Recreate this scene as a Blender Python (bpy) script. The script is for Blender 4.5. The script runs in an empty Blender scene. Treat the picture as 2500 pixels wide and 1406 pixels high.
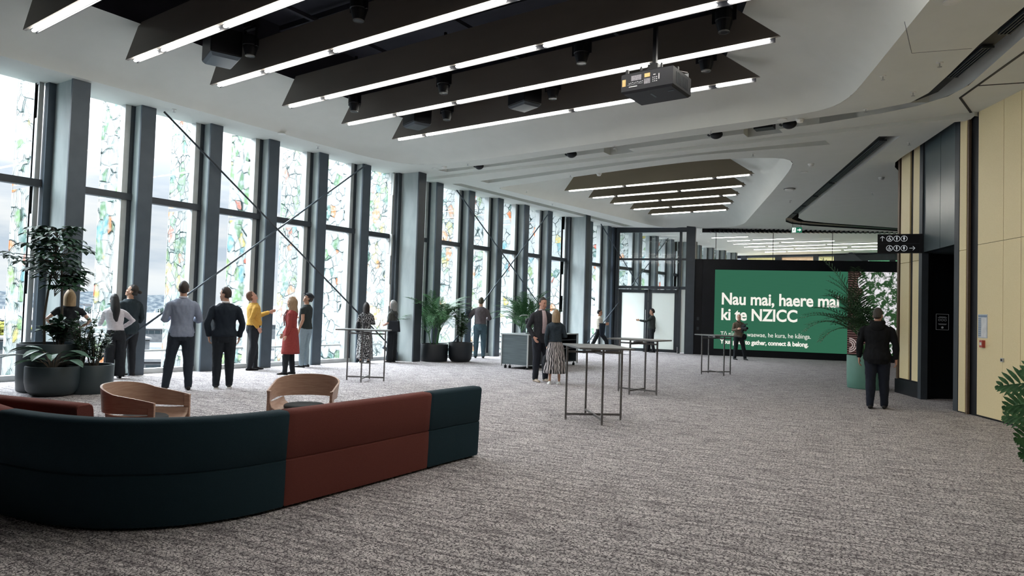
import bpy, bmesh, math, random
from mathutils import Vector, Matrix
from mathutils.geometry import tessellate_polygon
S = bpy.context.scene
COL = S.collection
V = Vector
pi = math.pi
# ------------------------------------------------------------ camera
YAW, PITCH, ROLL, EYE, FPX = math.radians(34.145), math.radians(1.977), math.radians(1.777), 1.5, 1667.0
_f = V((-math.sin(YAW)*math.cos(PITCH), math.cos(YAW)*math.cos(PITCH), math.sin(PITCH)))
_r = V((math.cos(YAW), math.sin(YAW), 0)); _u = _r.cross(_f)
RT = _r*math.cos(ROLL)+_u*math.sin(ROLL); UP = -_r*math.sin(ROLL)+_u*math.cos(ROLL)
cd = bpy.data.cameras.new('camera'); cam = bpy.data.objects.new('camera', cd); COL.objects.link(cam)
cd.sensor_width = 36; cd.lens = FPX/2500*36; cd.clip_end = 8000
cam.matrix_world = Matrix(((RT.x, UP.x, -_f.x, 0), (RT.y, UP.y, -_f.y, 0), (RT.z, UP.z, -_f.z, EYE), (0, 0, 0, 1)))
S.camera = cam
S.view_settings.view_transform = 'Standard'; S.view_settings.look = 'None'
S.view_settings.exposure = 0.82; S.view_settings.gamma = 1; S.view_settings.use_curve_mapping = False

# ------------------------------------------------------------ sky: bright overcast, three times brighter overhead than at the horizon
def nd(t, typ, **kw):
    n = t.nodes.new(typ)
    for k, v in kw.items():
        if k in n.inputs: n.inputs[k].default_value = v
        else: setattr(n, k, v)
    return n
def ramp(t, stops, interp='LINEAR'):
    r = t.nodes.new('ShaderNodeValToRGB'); e = r.color_ramp.elements; r.color_ramp.interpolation = interp
    while len(e) < len(stops): e.new(0.5)
    for i, (p, c) in enumerate(stops):
        e[i].position = p; e[i].color = (*c, 1) if len(c) == 3 else c
    return r
w = bpy.data.worlds.new('sky'); S.world = w; w.use_nodes = True; t = w.node_tree; t.nodes.clear()
tc = nd(t, 'ShaderNodeTexCoord'); sep = nd(t, 'ShaderNodeSeparateXYZ'); t.links.new(tc.outputs['Generated'], sep.inputs[0])
mp = nd(t, 'ShaderNodeMapping'); mp.inputs['Scale'].default_value = (1.0, 1.0, 5.5); t.links.new(tc.outputs['Generated'], mp.inputs[0])
nz = nd(t, 'ShaderNodeTexNoise', Scale=4.2, Detail=6.0, Roughness=.55); t.links.new(mp.outputs[0], nz.inputs[0])
r1 = ramp(t, [(.40, (.66, .74, .84)), (.50, (.86, .90, .95)), (.60, (1.0, 1.0, 1.0))]); t.links.new(nz.outputs[0], r1.inputs[0])
r2 = ramp(t, [(0.0, (.56, .58, .59)), (.08, (.52, .54, .55)), (.13, (.58, .595, .605)), (.19, (.80, .81, .82)), (.30, (4.0, 4.25, 4.5)), (.5, (13.0, 13.9, 14.9)), (1.0, (15.5, 16.6, 17.6))]); t.links.new(sep.outputs[2], r2.inputs[0])
r3 = ramp(t, [(0.02, (.5, .5, .5)), (.06, (1, 1, 1)), (.14, (1, 1, 1)), (.24, (.1, .1, .1))]); t.links.new(sep.outputs[2], r3.inputs[0])
mx = nd(t, 'ShaderNodeMix', data_type='RGBA', blend_type='MULTIPLY'); t.links.new(r3.outputs[0], mx.inputs[0])
t.links.new(r2.outputs[0], mx.inputs[6]); t.links.new(r1.outputs[0], mx.inputs[7])
bg = nd(t, 'ShaderNodeBackground'); bg.inputs[1].default_value = 1.0; t.links.new(mx.outputs[2], bg.inputs[0])
wo = nd(t, 'ShaderNodeOutputWorld'); t.links.new(bg.outputs[0], wo.inputs[0])

# ------------------------------------------------------------ materials
def pmat(name, c, rough=.6, metal=0, c2=None, scale=12, stretch=(1, 1, 1), spec=.5, bump=0, detail=3, trans=0, lo=.35, hi=.65, coat=0):
    m = bpy.data.materials.new(name); m.use_nodes = True; t = m.node_tree; b = t.nodes['Principled BSDF']
    c2 = c2 or tuple(min(1, x*1.12) for x in c)
    tc = nd(t, 'ShaderNodeTexCoord'); mp = nd(t, 'ShaderNodeMapping'); mp.inputs['Scale'].default_value = stretch
    t.links.new(tc.outputs['Object'], mp.inputs[0])
    n = nd(t, 'ShaderNodeTexNoise', Scale=float(scale), Detail=float(detail)); t.links.new(mp.outputs[0], n.inputs[0])
    r = ramp(t, [(lo, c), (hi, c2)]); t.links.new(n.outputs[0], r.inputs[0]); t.links.new(r.outputs[0], b.inputs['Base Color'])
    b.inputs['Roughness'].default_value = rough; b.inputs['Metallic'].default_value = metal
    b.inputs['Specular IOR Level'].default_value = spec
    if coat: b.inputs['Coat Weight'].default_value = coat
    if bump:
        bp = nd(t, 'ShaderNodeBump', Strength=bump, Distance=.01); t.links.new(n.outputs[0], bp.inputs['Height']); t.links.new(bp.outputs[0], b.inputs['Normal'])
    return m
def emis(name, c, s):
    m = bpy.data.materials.new(name); m.use_nodes = True; t = m.node_tree; t.nodes.clear()
    e = nd(t, 'ShaderNodeEmission'); e.inputs[0].default_value = (*c, 1); e.inputs[1].default_value = s
    o = nd(t, 'ShaderNodeOutputMaterial'); t.links.new(e.outputs[0], o.inputs[0]); return m
def glassm(name, tint=(.97, .985, .985), refl=.06, frost=0):
    m = bpy.data.materials.new(name); m.use_nodes = True; t = m.node_tree; t.nodes.clear()
    a = nd(t, 'ShaderNodeBsdfTransparent'); a.inputs[0].default_value = (*tint, 1)
    g = nd(t, 'ShaderNodeBsdfGlossy', Roughness=.02); mixs = nd(t, 'ShaderNodeMixShader'); mixs.inputs[0].default_value = refl
    t.links.new(a.outputs[0], mixs.inputs[1]); t.links.new(g.outputs[0], mixs.inputs[2]); last = mixs
    if frost:
        tr = nd(t, 'ShaderNodeBsdfTranslucent'); tr.inputs[0].default_value = (*tint, 1)
        df = nd(t, 'ShaderNodeBsdfDiffuse'); df.inputs[0].default_value = (*tint, 1)
        m3 = nd(t, 'ShaderNodeMixShader'); m3.inputs[0].default_value = .35; t.links.new(tr.outputs[0], m3.inputs[1]); t.links.new(df.outputs[0], m3.inputs[2])
        m2 = nd(t, 'ShaderNodeMixShader'); m2.inputs[0].default_value = frost
        t.links.new(mixs.outputs[0], m2.inputs[1]); t.links.new(m3.outputs[0], m2.inputs[2]); last = m2
    o = nd(t, 'ShaderNodeOutputMaterial'); t.links.new(last.outputs[0], o.inputs[0]); return m

def carpet():
    m = bpy.data.materials.new('carpet'); m.use_nodes = True; t = m.node_tree; b = t.nodes['Principled BSDF']; L = t.links.new
    tc = nd(t, 'ShaderNodeTexCoord'); mp = nd(t, 'ShaderNodeMapping'); mp.inputs['Rotation'].default_value = (0, 0, -.15); L(tc.outputs['Object'], mp.inputs[0])
    dn = nd(t, 'ShaderNodeTexNoise', Scale=34.0, Detail=2.0); L(mp.outputs[0], dn.inputs[0])
    ad = nd(t, 'ShaderNodeVectorMath', operation='MULTIPLY_ADD'); L(dn.outputs['Color'], ad.inputs[0]); ad.inputs[1].default_value = (.045, .045, 0); L(mp.outputs[0], ad.inputs[2])
    sc = nd(t, 'ShaderNodeMapping'); sc.inputs['Scale'].default_value = (33, 58, 1); L(ad.outputs[0], sc.inputs[0])
    vo = nd(t, 'ShaderNodeTexVoronoi', feature='DISTANCE_TO_EDGE', Scale=1.0); vo.voronoi_dimensions = '2D'; L(sc.outputs[0], vo.inputs[0])
    r = ramp(t, [(0.03, (0, 0, 0)), (.17, (1, 1, 1))]); L(vo.outputs[0], r.inputs[0])
    st = nd(t, 'ShaderNodeMapping'); st.inputs['Scale'].default_value = (2.6, 22, 1); L(mp.outputs[0], st.inputs[0])
    n2 = nd(t, 'ShaderNodeTexNoise', Scale=1.0, Detail=4.0, Roughness=.65); L(st.outputs[0], n2.inputs[0])
    r2 = ramp(t, [(.38, (.40, .40, .40)), (.58, (1, 1, 1))]); L(n2.outputs[0], r2.inputs[0])
    n3 = nd(t, 'ShaderNodeTexNoise', Scale=26.0, Detail=2.0); L(mp.outputs[0], n3.inputs[0])
    r3 = ramp(t, [(.36, (.30, .30, .30)), (.48, (1, 1, 1))]); L(n3.outputs[0], r3.inputs[0])
    a = nd(t, 'ShaderNodeMath', operation='MULTIPLY'); L(r.outputs[0], a.inputs[0]); L(r2.outputs[0], a.inputs[1])
    a2 = nd(t, 'ShaderNodeMath', operation='MULTIPLY'); L(a.outputs[0], a2.inputs[0]); L(r3.outputs[0], a2.inputs[1])
    rc = ramp(t, [(0, (.055, .046, .054)), (.40, (.34, .315, .325)), (1, (.79, .75, .755))]); L(a2.outputs[0], rc.inputs[0])
    L(rc.outputs[0], b.inputs['Base Color']); b.inputs['Roughness'].default_value = .95; b.inputs['Specular IOR Level'].default_value = .15
    bp = nd(t, 'ShaderNodeBump', Strength=.5, Distance=.006); L(vo.outputs[0], bp.inputs['Height']); L(bp.outputs[0], b.inputs['Normal'])
    return m

def artglass():
    m = bpy.data.materials.new('painted_glass'); m.use_nodes = True; t = m.node_tree; t.nodes.clear(); L = t.links.new
    g = nd(t, 'ShaderNodeNewGeometry'); sp = nd(t, 'ShaderNodeSeparateXYZ'); L(g.outputs['Position'], sp.inputs[0])
    oi = nd(t, 'ShaderNodeObjectInfo'); cb = nd(t, 'ShaderNodeCombineXYZ'); L(sp.outputs[0], cb.inputs[0]); L(sp.outputs[2], cb.inputs[1])
    rm = nd(t, 'ShaderNodeMath', operation='MULTIPLY'); L(sp.outputs[1], rm.inputs[0]); rm.inputs[1].default_value = 13.7
    fl = nd(t, 'ShaderNodeMath', operation='FLOOR'); L(rm.outputs[0], fl.inputs[0]); L(fl.outputs[0], cb.inputs[2])
    nn = nd(t, 'ShaderNodeTexNoise', Scale=3.2, Detail=2.0); L(cb.outputs[0], nn.inputs[0])
    ad = nd(t, 'ShaderNodeVectorMath', operation='MULTIPLY_ADD'); L(nn.outputs['Color'], ad.inputs[0]); ad.inputs[1].default_value = (.20, .20, 0); L(cb.outputs[0], ad.inputs[2])
    mp = nd(t, 'ShaderNodeMapping'); mp.inputs['Scale'].default_value = (4.6, 3.6, 1); L(ad.outputs[0], mp.inputs[0])
    ve = nd(t, 'ShaderNodeTexVoronoi', feature='DISTANCE_TO_EDGE', Scale=1.0); L(mp.outputs[0], ve.inputs[0])
    vc = nd(t, 'ShaderNodeTexVoronoi', Scale=1.0); L(mp.outputs[0], vc.inputs[0])
    sc = nd(t, 'ShaderNodeSeparateColor'); L(vc.outputs['Color'], sc.inputs[0])
    pal = ramp(t, [(0, (.34, .52, .34)), (.22, (.46, .66, .40)), (.36, (.28, .46, .42)), (.5, (.95, .42, .18)), (.6, (.86, .74, .32)), (.7, (.36, .62, .66)), (.8, (.5, .62, .34)), (.92, (.9, .30, .2))], 'CONSTANT')
    L(sc.outputs[0], pal.inputs[0])
    # inside a coloured cell the paint swirls between full and pale
    n2 = nd(t, 'ShaderNodeTexNoise', Scale=9.0, Detail=1.0); L(cb.outputs[0], n2.inputs[0])
    r2 = ramp(t, [(.38, (.20, .20, .20)), (.60, (.78, .78, .78))]); L(n2.outputs[0], r2.inputs[0])
    has = nd(t, 'ShaderNodeMath', operation='LESS_THAN'); L(sc.outputs[1], has.inputs[0]); has.inputs[1].default_value = .21
    mu = nd(t, 'ShaderNodeMath', operation='MULTIPLY'); L(has.outputs[0], mu.inputs[0]); L(r2.outputs[0], mu.inputs[1])
    mc = nd(t, 'ShaderNodeMix', data_type='RGBA'); L(mu.outputs[0], mc.inputs[0]); mc.inputs[6].default_value = (.78, .805, .80, 1); L(pal.outputs[0], mc.inputs[7])
    # the leading only shows on about half the seams
    n3 = nd(t, 'ShaderNodeTexNoise', Scale=2.6, Detail=1.0); L(cb.outputs[0], n3.inputs[0])
    wth = ramp(t, [(.36, (.004, .004, .004)), (.62, (.030, .030, .030))]); L(n3.outputs[0], wth.inputs[0])
    ln = nd(t, 'ShaderNodeMath', operation='LESS_THAN'); L(ve.outputs[0], ln.inputs[0]); L(wth.outputs[0], ln.inputs[1])
    m2 = nd(t, 'ShaderNodeMix', data_type='RGBA'); L(ln.outputs[0], m2.inputs[0]); L(mc.outputs[2], m2.inputs[6]); m2.inputs[7].default_value = (.13, .17, .17, 1)
    tr = nd(t, 'ShaderNodeBsdfTransparent'); L(m2.outputs[2], tr.inputs[0])
    tl = nd(t, 'ShaderNodeBsdfTranslucent'); L(m2.outputs[2], tl.inputs[0])
    ms = nd(t, 'ShaderNodeMixShader'); ms.inputs[0].default_value = .22; L(tr.outputs[0], ms.inputs[1]); L(tl.outputs[0], ms.inputs[2])
    o = nd(t, 'ShaderNodeOutputMaterial'); L(ms.outputs[0], o.inputs[0]); return m

def dotted():
    m = pmat('bolted_metal_strip', (.80, .83, .82), .5, c2=(.86, .88, .87), scale=5); t = m.node_tree; L = t.links.new; b = t.nodes['Principled BSDF']; src = b.inputs['Base Color'].links[0].from_socket
    tc = nd(t, 'ShaderNodeTexCoord'); sp = nd(t, 'ShaderNodeSeparateXYZ'); L(tc.outputs['Object'], sp.inputs[0])
    def mth(op, a, bb):
        n = nd(t, 'ShaderNodeMath', operation=op)
        for i, v in enumerate((a, bb)):
            if isinstance(v, (int, float)): n.inputs[i].default_value = v
            else: L(v, n.inputs[i])
        return n.outputs[0]
    zf = mth('PINGPONG', sp.outputs[2], .17); hit = None
    for x0 in (-.09, -.125):
        dx = mth('SUBTRACT', sp.outputs[0], x0); d2_ = mth('ADD', mth('MULTIPLY', dx, dx), mth('MULTIPLY', zf, zf)); h = mth('LESS_THAN', d2_, .00016); hit = h if hit is None else mth('MAXIMUM', hit, h)
    mx = nd(t, 'ShaderNodeMix', data_type='RGBA'); L(hit, mx.inputs[0]); L(src, mx.inputs[6]); mx.inputs[7].default_value = (.05, .055, .06, 1); L(mx.outputs[2], b.inputs['Base Color']); return m
M = {
 'carpet': carpet(), 'art': artglass(),
 'ceil': pmat('painted_plaster', (.68, .70, .66), .8, c2=(.70, .72, .68), scale=3),
 'ceil_warm': pmat('painted_plaster_far', (.68, .70, .66), .8, c2=(.70, .72, .68), scale=3),
 'steel': pmat('painted_grey_steel', (.052, .074, .098), .5, c2=(.062, .086, .112), scale=4),
 'steel_dark': pmat('charcoal_steel', (.030, .038, .048), .5, c2=(.036, .046, .058), scale=4),
 'concrete': pmat('grey_concrete_column', (.33, .38, .385), .7, c2=(.40, .45, .45), scale=5, stretch=(1, 1, .3)),
 'alu': pmat('aluminium_frame', (.45, .47, .47), .4, .3, scale=4),
 'black': pmat('black_paint', (.007, .008, .011), .45, c2=(.009, .010, .014), scale=3, spec=.3),
 'plenum': pmat('dark_ceiling_void', (.010, .011, .022), .8, c2=(.015, .016, .028), scale=2),
 'fin': pmat('dark_brown_panel', (.155, .135, .117), .5, c2=(.175, .153, .133), scale=2.5, stretch=(.2, 1, 1)),
 'fin_brown': pmat('brown_baffle_panel', (.175, .145, .095), .5, c2=(.20, .165, .11), scale=2.5, stretch=(.2, 1, 1)),
 'side': pmat('pale_column_side', (.34, .38, .385), .6, c2=(.38, .42, .42), scale=5),
 'led': emis('led_tube', (1.0, .965, .89), 25.0),
 'led_far': emis('far_led_tube', (1.0, .97, .90), 6.0),
 'gold': pmat('gold_metal_panel', (.90, .76, .44), .5, .05, c2=(.94, .80, .49), scale=60),
 'gold_dark': pmat('bronze_trim', (.17, .12, .085), .5, .3, scale=20),
 'glass': glassm('clear_glass', refl=.025), 'frost': glassm('frosted_glass', (.90, .93, .91), .05, .96),
 'strip': dotted(),
 'white': pmat('white_plastic', (.72, .73, .70), .45, scale=5),
 'bolt': pmat('dark_bolt', (.05, .055, .06), .5, scale=9),
}
# ------------------------------------------------------------ mesh helpers
def tag(o, label=None, cat=None, group=None, kind=None):
    if label: o['label'] = label
    if cat: o['category'] = cat
    if group: o['group'] = group
    if kind: o['kind'] = kind
    return o
def empty(name, loc=(0, 0, 0), rz=0):
    o = bpy.data.objects.new(name, None); COL.objects.link(o); o.location = loc; o.rotation_euler = (0, 0, rz); o.empty_display_size = .1; return o
class MB:
    def __init__(s): s.v = []; s.f = []
    def add(s, vs, fs):
        n = len(s.v); s.v += [tuple(v) for v in vs]; s.f += [tuple(i+n for i in f) for f in fs]; return s
    def quad(s, a, b, c, d): return s.add([a, b, c, d], [(0, 1, 2, 3)])
    def box(s, c, d, ax=None):
        c = V(c); X, Y, Z = ax if ax else (V((1, 0, 0)), V((0, 1, 0)), V((0, 0, 1)))
        hx, hy, hz = d[0]/2, d[1]/2, d[2]/2
        vs = [c+X*(sx*hx)+Y*(sy*hy)+Z*(sz*hz) for sz in (-1, 1) for sx, sy in ((-1, -1), (1, -1), (1, 1), (-1, 1))]
        return s.add(vs, [(3, 2, 1, 0), (4, 5, 6, 7), (0, 1, 5, 4), (1, 2, 6, 5), (2, 3, 7, 6), (3, 0, 4, 7)])
    def span(s, x0, x1, y0, y1, z0, z1): return s.box(((x0+x1)/2, (y0+y1)/2, (z0+z1)/2), (abs(x1-x0), abs(y1-y0), abs(z1-z0)))
    def bar(s, a, b, wd, hd=None, up=(0, 0, 1)):
        a, b = V(a), V(b); d = (b-a); L = d.length; Z = d.normalized(); up = V(up)
        if abs(Z.dot(up)) > .98: up = V((1, 0, 0))
        X = up.cross(Z).normalized(); Y = Z.cross(X)
        return s.box((a+b)/2, (wd, hd or wd, L), (X, Y, Z))
    def loft(s, rings, cap=True, close=True):
        n = len(rings[0]); base = len(s.v); vs = [p for r in rings for p in r]; fs = []
        for i in range(len(rings)-1):
            for j in range(n if close else n-1):
                k = (j+1) % n; fs.append((i*n+j, i*n+k, (i+1)*n+k, (i+1)*n+j))
        if cap and close: fs.append(tuple(range(n-1, -1, -1))); fs.append(tuple((len(rings)-1)*n+j for j in range(n)))
        return s.add(vs, fs)
    def tube(s, pts, r, n=8, cap=True, flat=1.0, side=None):
        pts = [V(p) for p in pts]; rs = r if isinstance(r, (list, tuple)) else [r]*len(pts); rings = []; px = None
        for i, p in enumerate(pts):
            d = (pts[min(i+1, len(pts)-1)]-pts[max(i-1, 0)]).normalized()
            if px is None:
                a = V(side) if side else (V((1, 0, 0)) if abs(d.x) < .9 else V((0, 1, 0))); px = (a-d*a.dot(d)).normalized()
            else: px = (px-d*px.dot(d)).normalized()
            py = d.cross(px)
            rings.append([p+px*math.cos(2*pi*k/n)*rs[i]+py*math.sin(2*pi*k/n)*rs[i]*flat for k in range(n)])
        return s.loft(rings, cap)
    def lathe(s, c, prof, n=24, cap=True, sx=1, sy=1):
        c = V(c); return s.loft([[c+V((math.cos(2*pi*k/n)*r*sx, math.sin(2*pi*k/n)*r*sy, z)) for k in range(n)] for r, z in prof], cap)
    def ell(s, c, r, R=None, n=14, m=9):
        c = V(c); R = R or Matrix.Identity(3); rings = []
        for i in range(m+1):
            a = -pi/2+pi*(i+.04)/(m+.08); rings.append([c+R@V((r[0]*math.cos(a)*math.cos(2*pi*k/n), r[1]*math.cos(a)*math.sin(2*pi*k/n), r[2]*math.sin(a))) for k in range(n)])
        return s.loft(rings)
    def prism(s, pts, z0, z1):  # 2D polygon extruded
        n = len(pts); vs = [(p[0], p[1], z0) for p in pts]+[(p[0], p[1], z1) for p in pts]
        return s.add(vs, [tuple(range(n-1, -1, -1)), tuple(range(n, 2*n))]+[(i, (i+1) % n, n+(i+1) % n, n+i) for i in range(n)])
    def build(s, name, mat, parent=None, smooth=False, bevel=0, mats=None):
        me = bpy.data.meshes.new(name); me.from_pydata(s.v, [], s.f); me.update()
        bm = bmesh.new(); bm.from_mesh(me); bmesh.ops.recalc_face_normals(bm, faces=bm.faces); bm.to_mesh(me); bm.free()
        me.materials.append(M[mat] if isinstance(mat, str) else mat)
        o = bpy.data.objects.new(name, me); COL.objects.link(o)
        if parent: o.parent = parent
        if smooth:
            for p in me.polygons: p.use_smooth = True
        if bevel:
            b = o.modifiers.new('bevel', 'BEVEL'); b.width = bevel; b.segments = 2; b.limit_method = 'ANGLE'
        return o
def struct(o): o['kind'] = 'structure'; return o
def chaikin(p, it=2, closed=True):
    for _ in range(it):
        q = []
        for i in range(len(p) if closed else len(p)-1):
            a, b = V(p[i]), V(p[(i+1) % len(p)]); q += [a*.75+b*.25, a*.25+b*.75]
        if not closed: q = [V(p[0])]+q+[V(p[-1])]
        p = q
    return p
def C1(x, y=0): return 5.4-.0203*(x+13.8)
def C2(x, y): return 5.32-.0203*(x+13.8)-.008*(y-15.2)
# ============================================================ SHELL
fl = MB(); fl.quad((-14.6, -6, 0), (9, -6, 0), (9, 42, 0), (-14.6, 42, 0)); struct(fl.build('floor', 'carpet'))
fs = MB(); fs.span(-14.6, 9, -6, 42, -.6, -.02); struct(fs.build('trim_1', 'steel'))
rf = MB(); rf.span(-14.25, 9.2, -5.3, 41.6, 7.3, 7.6); rf.span(-14.25, -14.15, -5.3, 41.6, 5.74, 7.3); rf.span(9.0, 9.2, -5.3, 41.6, 5, 7.3); rf.span(-14.2, 9.2, 41.3, 41.5, 5.1, 7.3); rf.span(-14.2, 9.2, -5.3, -5.1, 5, 7.3); struct(rf.build('trim_2', 'plenum'));  # unseen roof and fascia added to block sky light leaking through ceiling gaps

# ---- ceilings with their recesses
def shelf(name, outer, holes, Z, mat='ceil', thick=.05):
    polys = [[V((p[0], p[1], 0)) for p in outer]]+[[V((p[0], p[1], 0)) for p in h] for h in holes]
    tris = tessellate_polygon(polys); flat = [p for h in polys for p in h]
    m = MB(); m.add([(p.x, p.y, Z(p.x, p.y)) for p in flat], tris)
    return m
lip1 = chaikin([(-13.05, -3.5), (-13.12, 11.5), (-12.95, 13.1), (-12.3, 13.78), (-10.1, 13.74), (-7.4, 13.39), (-5.47, 13.15), (-3.59, 12.9), (-2.3, 12.8), (-1.75, 12.3), (-1.18, 10.79), (-.44, 8.79), (3.7, -2.2), (3.4, -3.5)], 2)
open1 = [(-11.28, -1.9), (-11.22, 4.2), (-11.18, 11.78), (-7, 11.76), (-3.62, 11.7), (-2.9, 10.1), (1.9, -.4), (2.4, -1.9)]
near1 = [(-12.4, 14.41), (-10.52, 14.32), (-8.04, 13.93), (-6.69, 13.77), (-5.65, 13.6), (-3.75, 13.41), (-2.62, 13.17), (-1.45, 13.02), (-.9, 12.83), (-.62, 12.4), (-.3, 11.5), (.03, 10.49), (.42, 9.51), (3.25, 2.2)]
far1 = [(-12.33, 14.74), (-10.57, 14.57), (-7.15, 14.17), (-7.15, 14.5), (-6.5, 14.41), (-6.5, 14.09), (-5.82, 14.01), (-3.85, 13.76), (-3.85, 14.07), (-3.15, 13.97), (-3.15, 13.67), (-2.41, 13.57), (-1.34, 13.29), (-.8, 13.06), (-.37, 12.7), (-.1, 12.25), (.16, 11.45), (.44, 10.57), (.82, 9.5), (3.7, 2.2)]
slot1 = near1+far1[::-1]
J0, J1 = (-14.3, 15.2), (6, 13.2)
out1 = [(-14.3, -5), (8.4, -5), (.9, 12.3), (.1, 13.95), (-.02, 13.82), (-2.51, 14.15), (-13.5, 15.19), (-14.3, 15.25)]
m = shelf('c', out1, [lip1, slot1], C1)
jl = [(-14.3, 15.25), (-13.5, 15.19), (-2.51, 14.15), (-.02, 13.82), (.1, 13.95)]
for a, b in zip(jl, jl[1:]): m.quad((a[0], a[1], C1(*a)), (b[0], b[1], C1(*b)), (b[0], b[1], C2(*b)), (a[0], a[1], C2(*a)))
struct(m.build('ceiling', 'ceil'))
def polycross(poly, c, ang):
    d = V((math.cos(ang), math.sin(ang))); best = None
    for i in range(len(poly)):
        a, b = V(poly[i][:2]) if not isinstance(poly[i], Vector) else poly[i].to_2d(), None
        q = poly[(i+1) % len(poly)]; b = V(q[:2]) if not isinstance(q, Vector) else q.to_2d()
        e = b-a; den = d.x*e.y-d.y*e.x
        if abs(den) < 1e-9: continue
        w = a-c; tt = (w.x*e.y-w.y*e.x)/den; u = (w.x*d.y-w.y*d.x)/den
        if tt > 0 and -1e-6 <= u <= 1+1e-6 and (best is None or tt > best): best = tt
    return c+d*(best or 0)
def cove(lip, inner, c, Z, rise, n=144, steps=12, prof=None):
    c = V(c); m = MB(); rings = []
    for s in range(steps+1):
        u = s/steps; ring = []
        for k in range(n):
            a = 2*pi*k/n; p = polycross(lip, c, a); q = polycross(inner, c, a); r = p.lerp(q, u)
            z0_ = Z(p.x, p.y); hz = z0_+(rise-z0_)*u**.62  # gently bowed
            ring.append((r.x, r.y, hz))
        rings.append(ring)
    m.loft(rings, cap=False); return m, rings
lip1t = [tuple(p) for p in lip1]
m, rg = cove(lip1t, open1, (-5.5, 6.0), C1, 5.97, n=220)
struct(m.build('ceiling', 'ceil', smooth=True))
def void(name, poly, z0, z1, mat='plenum'):
    m = MB(); n = len(poly)
    for i in range(n):
        a, b = poly[i], poly[(i+1) % n]; m.quad((a[0], a[1], z0), (b[0], b[1], z0), (b[0], b[1], z1), (a[0], a[1], z1))
    m.add([(p[0], p[1], z1) for p in poly], [tuple(range(n))]); return m
m = void('v', [p[:2] for p in rg[-1]], 5.97, 6.9)
for y in (2.6, 4.6, 6.3, 8.1, 9.4, 10.8): m.bar((-11, y, 6.75), (1.5, y, 6.75), .10, .10)
for x in (-9.8, -7.6, -5.4, -3.2, -1): m.bar((x, 0, 6.6), (x, 11.5, 6.6), .07, .07)
struct(m.build('ceiling', 'plenum'))
# slot 1 walls and cap
def slotwall(near, far, Z, h, capmat, name):
    m = MB()
    loop = near+far[::-1]; n = len(loop)
    for i in range(n):
        a, b = loop[i], loop[(i+1) % n]; m.quad((a[0], a[1], Z(*a)), (b[0], b[1], Z(*b)), (b[0], b[1], Z(*b)+h), (a[0], a[1], Z(*a)+h))
    struct(m.build('ceiling', 'ceil', smooth=False))
    tris = tessellate_polygon([[V((p[0], p[1], 0)) for p in loop]]); c = MB(); c.add([(p[0], p[1], Z(*p)+h) for p in loop], tris)
    struct(c.build('ceiling', capmat))
slotwall(near1[:9], far1[:14]+[(-.62, 12.93)], C1, .3, 'ceil', 's')
# the curved end of the slot: black void with louvres on the near side, rolled white face on the far side
fine = chaikin(far1[11:], 2, False); m = MB(); rings = []
for i, p in enumerate(fine):
    q = fine[min(i+1, len(fine)-1)]; o = fine[max(i-1, 0)]; d = (q-o).normalized(); nrm = V((-d.y, d.x))
    if nrm.x > 0: nrm = -nrm
    g = min(1, max(0, (i-4)/14)); z = C1(p.x)
    rings.append([(p.x, p.y, z), (p.x+nrm.x*-.0, p.y, z+.02)]+[(p.x+nrm.x*.05*g*(1-math.cos(k*.39)), p.y+nrm.y*.05*g*(1-math.cos(k*.39)), z+.02+.34*math.sin(k*.39)) for k in range(1, 5)])
m.loft(rings, cap=False, close=False); struct(m.build('ceiling', 'ceil', smooth=True))
m = MB(); lp = near1[7:]+far1[12:][::-1]; tr = tessellate_polygon([[V((p[0], p[1], 0)) for p in lp]]); m.add([(p[0], p[1], C1(p[0])+.36) for p in lp], tr)
for a, b in zip(near1[7:], near1[8:]): m.quad((a[0], a[1], C1(a[0])), (b[0], b[1], C1(b[0])), (b[0], b[1], C1(b[0])+.36), (a[0], a[1], C1(a[0])+.36))
struct(m.build('ceiling', 'plenum'))
mid1 = [(-1.42, 13.03), (-.84, 12.90), (-.50, 12.52), (-.16, 11.6), (.25, 10.54), (.62, 9.6), (3.47, 2.25)]
def plate(a_, b_, Z):
    m = MB()
    for i in range(len(a_)-1):
        q = [a_[i], a_[i+1], b_[i+1], b_[i]]; m.quad(*[(p[0], p[1], Z(p[0], p[1])+.035) for p in q]); m.quad((*b_[i], Z(*b_[i])+.035), (*b_[i+1], Z(*b_[i+1])+.035), (*b_[i+1], Z(*b_[i+1])+.30), (*b_[i], Z(*b_[i])+.30))
    struct(m.build('ceiling', 'black'))
plate(near1[7:], mid1, C1)
# ---- ceiling section 2
lip2 = chaikin([(-12.15, 17.3), (-11.2, 23.21), (-10.9, 26.4), (-10.2, 27.05), (-8.2, 27.2), (-7.35, 26.5), (-6.6, 24.6), (-3.55, 16.9), (-3.4, 15.95), (-4.07, 15.6), (-5.39, 15.43), (-7.7, 15.88), (-10.8, 16.61), (-12.1, 16.85)], 2)
open2 = [(-10.42, 19.0), (-10.0, 24.9), (-8.3, 24.9), (-5.95, 19.0)]
slot2n = [(-11.98, 15.83), (-7.26, 14.97), (-5.0, 14.72), (-2.48, 14.6)]; slot2f = [(-11.93, 16.17), (-7.42, 15.3), (-5.2, 14.92), (-2.45, 14.97)]
slot3n = [(-12.78, 15.98), (-11.75, 26.2)]; slot3f = [(-13.12, 15.93), (-12.15, 26.2)]
rsn = [(-1.54, 14.65), (-5.54, 25.24), (-5.7, 26.0), (-5.62, 26.6), (-5.1, 27.25), (-2.43, 29.3), (-1.2, 29.9)]
rsf = [(-1.19, 14.76), (-4.91, 24.37), (-5.1, 25.1), (-5.05, 25.8), (-4.5, 26.5), (-2.35, 28.4), (-1.0, 29.2)]
WL, WM, WR = (-12.62, 26.45), (-9.5, 27.2), (1.5, 31.46)
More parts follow.
